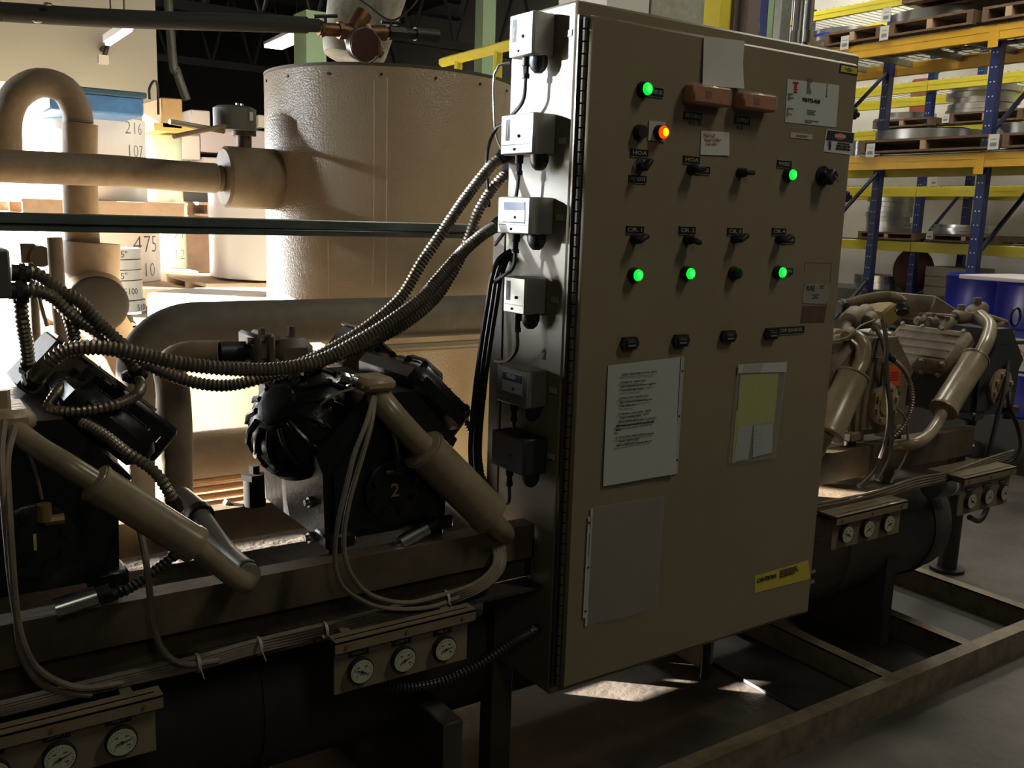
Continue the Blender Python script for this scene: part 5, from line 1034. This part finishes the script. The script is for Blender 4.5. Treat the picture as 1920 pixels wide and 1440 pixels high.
for zt in (ZB[0], ZBx, ZB[1], X(1750, 150, RB).z, 4.1):
    for a_, b_ in zip(YB, YB[1:]):
        beam(r2, RB, a_+.002, b_-.002, zt-.11, zt, LEMON)
        beam(r2, RB+1.08, a_+.002, b_-.002, zt-.11, zt, LEMON)
    m = MB(GALV)
    for k in range(73): y_ = -.2+k*.1; m.box((RB-.006, y_, zt), (RB+1.12, y_+.007, zt+.005))
    m.build('wire_deck', r2)
def rpallet(x, px0, px1, py, z, lab, h=.11, dep=1.0):
    y1, y0 = X(px0, py, x).y, X(px1, py, x).y
    o = thing('rack_pallet', (x+dep/2, (y0+y1)/2, z), lab, 'pallet', 'wooden pallets on the racks'); z += .012
    m = MB(WOOD); m.box((x, y0, z+h-.02), (x+dep, y1, z+h)); m.build('top_deck', o)
    for k in range(3): y_ = y0+(y1-y0-.05)*k/2; m = MB(WOODL if k == 1 else WOOD); m.box((x, y_, z+.018), (x+dep, y_+.05, z+h-.021)); m.build('stringer', o)
    m = MB(WOOD)
    for k in range(4): m.box((x+(dep-.1)*k/3, y0, z), (x+(dep-.1)*k/3+.1, y1, z+.017))
    m.build('bottom_deck', o); return z+h
ORD = ('lowest', 'second from bottom', 'third from bottom', 'fourth from bottom', 'fifth from bottom', 'sixth from bottom', 'seventh from bottom')
def rings(px0, px1, pyt, pyb, xc, z, n, lab, ri=.72, m_=RINGM, jit=.03, mark=None):
    c = X((px0+px1)/2, (pyt+pyb)/2, xc); r = (px1-px0)/2*depth(c)/FPX; H_ = (pyb-pyt)*depth(c)/FPX; z += .002
    for k in range(n):
        h = H_/n; rr = r*(1-.03*(k % 3) if n > 1 else 1); jx, jy = (random.uniform(-jit, jit), random.uniform(-jit, jit)) if n > 1 else (0, 0)
        m = MB(m_); m.annulus((xc+jx, c.y+jy, z), (xc+jx, c.y+jy, z+h-.004), rr*ri, rr, 64); l_ = ORD[k]+' ring of the '+lab if n > 1 else lab
        if mark:
            o = thing('machined_ring', (xc, c.y, z), l_, 'ring', 'machined steel rings on the racks'); m.build('ring', o); m = MB(mat('blue marker', (.02, .06, .5), .5)); vs = []
            a0, a1, f0, f1 = mark; nn = 12
            for i in range(nn+1):
                a = a0+(a1-a0)*i/nn; u = Vector((math.cos(a), math.sin(a), 0))*(rr+.002)
                for f in (f0, f1): vs.append(Vector((xc, c.y, z+h*f))+u)
            m.add(vs, [(2*i, 2*i+2, 2*i+3, 2*i+1) for i in range(nn)]); m.build('blue_mark', o)
        else: solo(m, 'machined_ring', l_, 'ring', 'machined steel rings on the racks')
        z += h
    return z
def label(x, px, py, h=.13, w_=.11, lab=''):
    c = X(px, py, x); m = MB(PAPER); m.box((x-.002, c.y-w_/2, c.z-h/2), (x, c.y+w_/2, c.z+h/2)); m.use(INKG); m.box((x-.003, c.y-w_*.3, c.z-h*.3), (x-.002, c.y+w_*.3, c.z-h*.05)); m.box((x-.003, c.y-w_*.3, c.z+h*.15), (x-.002, c.y+w_*.3, c.z+h*.2))
    solo(m, 'shelf_tag', lab, 'tag', 'white paper tags on the racks')
Z1, Z2 = ZA[0]+.011, ZA[1]+.011
zt = rpallet(RA-.03, 1668, 1822, 50, Z2, 'pallet on the top yellow shelf under the large ring with a blue mark'); zt = rings(1672, 1880, 18, 44, RA+.62, zt, 1, 'large thin ring with a blue mark on the top yellow shelf', mark=(2.25, 2.55, .25, .85))
zt = rpallet(RA-.03, 1690, 1930, 12, zt+.0, 'pallet stacked above the large ring at the top right corner'); rings(1700, 1900, -30, -6, RA+.6, zt, 1, 'ring on the stacked pallet at the top right corner')
zt = rpallet(RA-.03, 1545, 1650, 76, Z2, 'pallet on the top yellow shelf beside the cabinet corner', dep=.9); rings(1525, 1652, 54, 74, RA+.5, zt, 1, 'ring with blue stripe on the top yellow shelf just above the cabinet corner', mark=(2.6, 3.3, .35, .6))
rpallet(RA-.03, 1840, 1940, 40, Z2, 'pallet at the right end of the top yellow shelf')
zt = rpallet(RA-.03, 1612, 1862, 276, Z1, 'pallet on the middle yellow shelf under the wide flat ring'); zt = rings(1648, 1850, 247, 268, RA+.6, zt, 1, 'wide flat ring on the middle yellow shelf'); rings(1715, 1815, 241, 247, RA+.62, zt, 1, 'thin dark ring lying on the wide flat ring', m_=IRON)
zt = rpallet(RA-.03, 1880, 1990, 258, Z1, 'pallet on the middle yellow shelf at the right edge'); rings(1868, 2010, 222, 246, RA+.5, zt, 1, 'flat ring cut by the right edge on the middle yellow shelf')
rings(1600, 1633, 221, 262, RA+.9, Z1, 3, 'small stack beside the cabinet on the middle shelf', jit=.005)
rings(1634, 1680, 236, 262, RA+.75, Z1, 1, 'small ring with dark blue writing next to the small stack', mark=(2.4, 3.4, .5, .75))
zt = rpallet(RB-.03, 1780, 1915, 222, ZB[1]+.006, 'pallet under the tall uneven ring stack'); rings(1786, 1908, 152, 216, RB+.55, zt, 6, 'tall uneven stack behind the blue upright', jit=.06)
zt = rpallet(RB-.03, 1636, 1745, 236, ZB[1]+.006, 'pallet under the low ring pile on the upper far shelf', h=.09); rings(1640, 1742, 211, 230, RB+.55, zt, 2, 'low pile on the upper far shelf', jit=.05)
zt = rpallet(RB-.03, 1608, 1716, 445, ZB[0]+.006, 'pallet under the seven ring stack beside the cabinet', h=.08); rings(1626, 1708, 376, 440, RB+.5, zt, 7, 'neat stack just right of the cabinet', jit=.015)
zt = rpallet(RB-.03, 1745, 1872, 444, ZB[0]+.006, 'pallet under the low ring stack at mid height right', h=.08); rings(1750, 1868, 420, 438, RB+.55, zt, 3, 'low stack on the lower far shelf', jit=.03)
q = X(1650, 548, RB); zl = q.z
m = MB(mat('low shelf grey', (.12, .12, .1), .7)); m.box((RB+.14, 2.26, 0), (RB+.98, 4.62, zl)); solo(m, 'low_platform', 'low grey platform under the far rack carrying boards and a brown bundle', 'platform'); m = MB(mat('low shelf grey', (.12, .12, .1), .7)); m.box((RB+.14, 4.74, 0), (RB+.98, 7.0, zl)); solo(m, 'low_platform', 'low grey platform under the far rack carrying a ring stack beside the cabinet', 'platform')
rings(1603, 1702, 519, 545, RB+.6, zl, 2, 'low stack behind the tan compressors', jit=.02)
for k in range(3):
    c = X(1768, 520, RB+.1); m = MB(mat('pale boards', (.40, .36, .27), .7)); m.box((RB+.15, c.y-.30, zl+.004+k*.11), (RB+.6, c.y+.25, zl+.11+k*.11), bev=.005); solo(m, 'pale_carton', ('bottom', 'middle', 'top')[k]+' pale flat carton stacked behind the left drum', 'box', 'pale cartons behind the drums')
c = X(1720, 525, RB+.5); m = MB(mat('rust dark', (.10, .045, .03), .9, var=.5, vscale=9)); m.sphere((RB+.4, c.y, zl+.26), .26, 20, (.8, .9, 1)); solo(m, 'burlap_bundle', 'dark rusty brown bundle on the low platform between the blue uprights', 'bundle')
for k, (px, py, x_, lab) in enumerate(((1662, 28, RA-.035, 'upper paper tag above the top yellow shelf'), (1658, 62, RA-.035, 'paper tag hanging at the top yellow shelf pallet edge'), (1584, 80, RA-.035, 'paper tag over the cabinet top right corner'), (1632, 282, RA-.035, 'paper tag on the middle yellow shelf near the cabinet'), (1863, 266, RA-.035, 'paper tag on the middle yellow shelf at the right'), (1751, 340, RB-.035, 'small paper tag above the lemon beam'), (1773, 222, RB-.035, 'small paper tag below the tall ring stack'), (1743, 441, RB-.035, 'paper tag beside the low ring stack'))):
    label(x_, px, py, .115 if x_ < 7 else .09, .085 if x_ < 7 else .08, lab)
m = MB(mat('red sack', (.35, .08, .05), .8, var=.5, vscale=10)); c = X(1722, 190, 9.8); m.box((9.8, c.y-.13, c.z-.28), (9.899, c.y+.13, c.z+.28), bev=.02); solo(m, 'red_panel', 'torn red panel on the white wall behind the blue uprights', 'panel')
# drums
def drum(px, pyt, x, lab, sticker=True):
    c = X(px, pyt, x); r = .292; h = .88; zb = .36; o = thing('steel_drum', (x, c.y, zb), lab, 'drum', 'blue drums')
    m = MB(DRUMB); m.lathe((x, c.y, zb), (x, c.y, zb+h), [(0, r), (.015, r+.006), (.03, r), (.33, r), (.345, r+.008), (.36, r), (.64, r), (.655, r+.008), (.67, r), (.97, r), (.985, r+.007), (1, r), (1.0, r-.02), (.985, r-.025)], 48); m.build('shell', o)
    if not sticker: return o, Vector((x, c.y, zb+h))
    d = Vector((-1, -.1, 0)).normalized(); m = MB(PAPER); n_ = 10; vs = []
    for i in range(n_+1):
        a = (-.45+.9*i/n_); p_ = Vector((d.x*math.cos(a)-d.y*math.sin(a), d.x*math.sin(a)+d.y*math.cos(a), 0))*(r+.003)
        for z_ in (.28, .52): vs.append(Vector((x, c.y, zb+z_))+p_)
    m.add(vs, [(2*i, 2*i+2, 2*i+3, 2*i+1) for i in range(n_)]); 
    m.use(REDM); q = Vector((x, c.y, zb+.42))+d*(r+.004); u = Vector((0, 0, 1)).cross(d)
    for s_, t__ in ((u, UZ),): m.prism([q+s_*.035, q+Vector(UZ)*.035, q-s_*.035, q-Vector(UZ)*.035], d*.001)
    m.use(PAPER); m.prism([q+u*.027+d*.0012, q+Vector(UZ)*.027+d*.0012, q-u*.027+d*.0012, q-Vector(UZ)*.027+d*.0012], d*.001)
    m.build('drum_label', o); return o, Vector((x, c.y, zb+h))
_, pA = drum(1858, 514, 5.5, 'blue steel drum standing left of its twin, beyond the compressors', False)
_, pB = drum(1965, 518, 5.12, 'blue steel drum cut by the right edge of the photo')
m = MB(mat('dark pallet', (.05, .045, .04), .8)); m.box((4.8, pB.y-.5, .0), (5.85, pA.y+.35, min(pA.z, pB.z)-.883)); solo(m, 'drum_pallet', 'dark pallet base carrying the two blue drums', 'pallet')
m = MB(LAV); m.box((pB.x-.45, pB.y-.2, pB.z+.002), (pB.x+.2, pB.y+.35, pB.z+.03), bev=.005); solo(m, 'drum_tray', 'pale flat tray lying on top of the right drum', 'tray')
# things above the cabinet
def vbox(px0, px1, x, m_, name, lab, cat, z0=0, z1=4.5, dep=.12):
    a, b = X(px0, 40, x), X(px1, 40, x); m = MB(m_); m.box((x, b.y, z0), (x+dep, a.y, z1), bev=.004); return solo(m, name, lab, cat)
vbox(1318, 1350, 3.6, LEMON, 'yellow_mast', 'yellow lift mast column rising behind the cabinet top', 'mast')
vbox(1352, 1376, 3.7, mat('dark purple brown', (.10, .07, .07), .6), 'brown_mast', 'dark brown post behind the cabinet top, beside the yellow mast', 'post')
vbox(1378, 1402, 3.75, mat('grey brown', (.16, .12, .12), .6), 'grey_mast', 'grey brown post behind the cabinet top', 'post')
vbox(1424, 1438, 4.6, BLUE, 'blue_upright', 'blue upright behind the cabinet top', 'upright', z1=5)
o = vbox(1438, 1449, 4.55, GREENP, 'green_upright', 'green punched upright behind the cabinet top', 'upright', z1=5)
vbox(1450, 1463, 4.5, GALV, 'galvanised_post', 'thin galvanised post behind the cabinet top', 'post', z1=5)
a = X(1503, 60, 4.2); m = MB(mat('silver jacket', (.75, .77, .8), .22, metal=1)); m.cyl((4.2, a.y, 0), (4.2, a.y, 6.0), .072, 28); m.cyl((4.2, a.y, a.z-.08), (4.2, a.y, a.z+.0), .088, 28); solo(m, 'silver_pipe', 'shiny silver jacketed vertical pipe behind the cabinet top', 'pipe')
a, b = Y(1222, 0, 2.2), Y(1312, 40, 2.2); m = MB(mat('mottled carton', (.5, .5, .42), .7, var=.3, vscale=20)); m.box((a.x, 2.2, 2.1), (b.x, 2.6, b.z+.9)); solo(m, 'tall_carton', 'mottled cream carton showing above the cabinet', 'box')
a, b = Y(1138, 0, 2.2), Y(1218, 40, 2.2); m = MB(WHITE); m.box((a.x, 2.2, 2.1), (b.x-.01, 2.6, b.z+.9)); solo(m, 'white_carton', 'white carton showing above the cabinet, left of the cream one', 'box')
m = MB(WOOD); a, b = Y(1138, 30, 2.2), Y(1312, 30, 2.2); m.box((a.x-.05, 2.2, 0), (b.x+.05, 2.7, 2.098)); solo(m, 'tall_shelf', 'tall shelf hidden behind the cabinet carrying two cartons', 'shelf')
# yellow guard rail seen over the tank
o = thing('yellow_railing', X(900, 100, 3.2), 'yellow railing behind the right rim of the tank', 'railing')
a, b = Y(830, 117, 4.6), Y(965, 82, 3.4); m = MB(LEMON); m.tube([a, b], .035, 6); m.tube([a-Vector((0, 0, .25)), b-Vector((0, 0, .25))], .03, 6); m.build('rail', o)
for t_ in (.25, .8): p_ = a.lerp(b, t_); m = MB(LEMON); m.cyl((p_.x, p_.y, 0), p_, .03, 8); m.build('rail_post', o)

o = thing('sun_block_load', (3.1, 4.7, 0), 'stretch wrapped pallet load added unseen behind the cabinet to block sun', 'pallet load')  # unseen load, added so low sun misses the drums
m = MB(WHITE); m.box((1.65, 4.4, .13), (4.0, 5.1, 1.85), bev=.03); m.build('load', o); m = MB(WOOD)
m.box((1.65, 4.4, .11), (4.0, 5.1, .128)); [m.box((1.65, y_, 0), (4.0, y_+.08, .11)) for y_ in (4.4, 4.71, 5.02)]; m.build('base', o)

o = thing('drain_valve', Y(60, 640, 1.35), 'dull grey valve with lever on a thin riser left of the thin tan pipe', 'valve')
a = Y(60, 480, 1.35); m = MB(TAUPE_D); m.cyl((a.x, 1.35, 0), a, .012, 12); m.build('riser', o)
m = MB(TAUPE_D); b = Y(110, 486, 1.35); m.cyl(a-Vector((.02, 0, 0)), b, .014, 14); m.box((a.x-.03, 1.33, a.z-.02), (a.x+.01, 1.37, a.z+.035), bev=.004); m.cyl((a.x+.02, 1.32, a.z), (a.x+.02, 1.38, a.z), .03, 16); m.build('valve_body', o)
m = MB(TAUPE_D); m.tube([Y(66, 500, 1.32), Y(74, 560, 1.30), Y(88, 612, 1.29)], .006, 8); m.build('lever', o)
for o in bpy.data.objects:
    if '_o' in o: del o['_o']
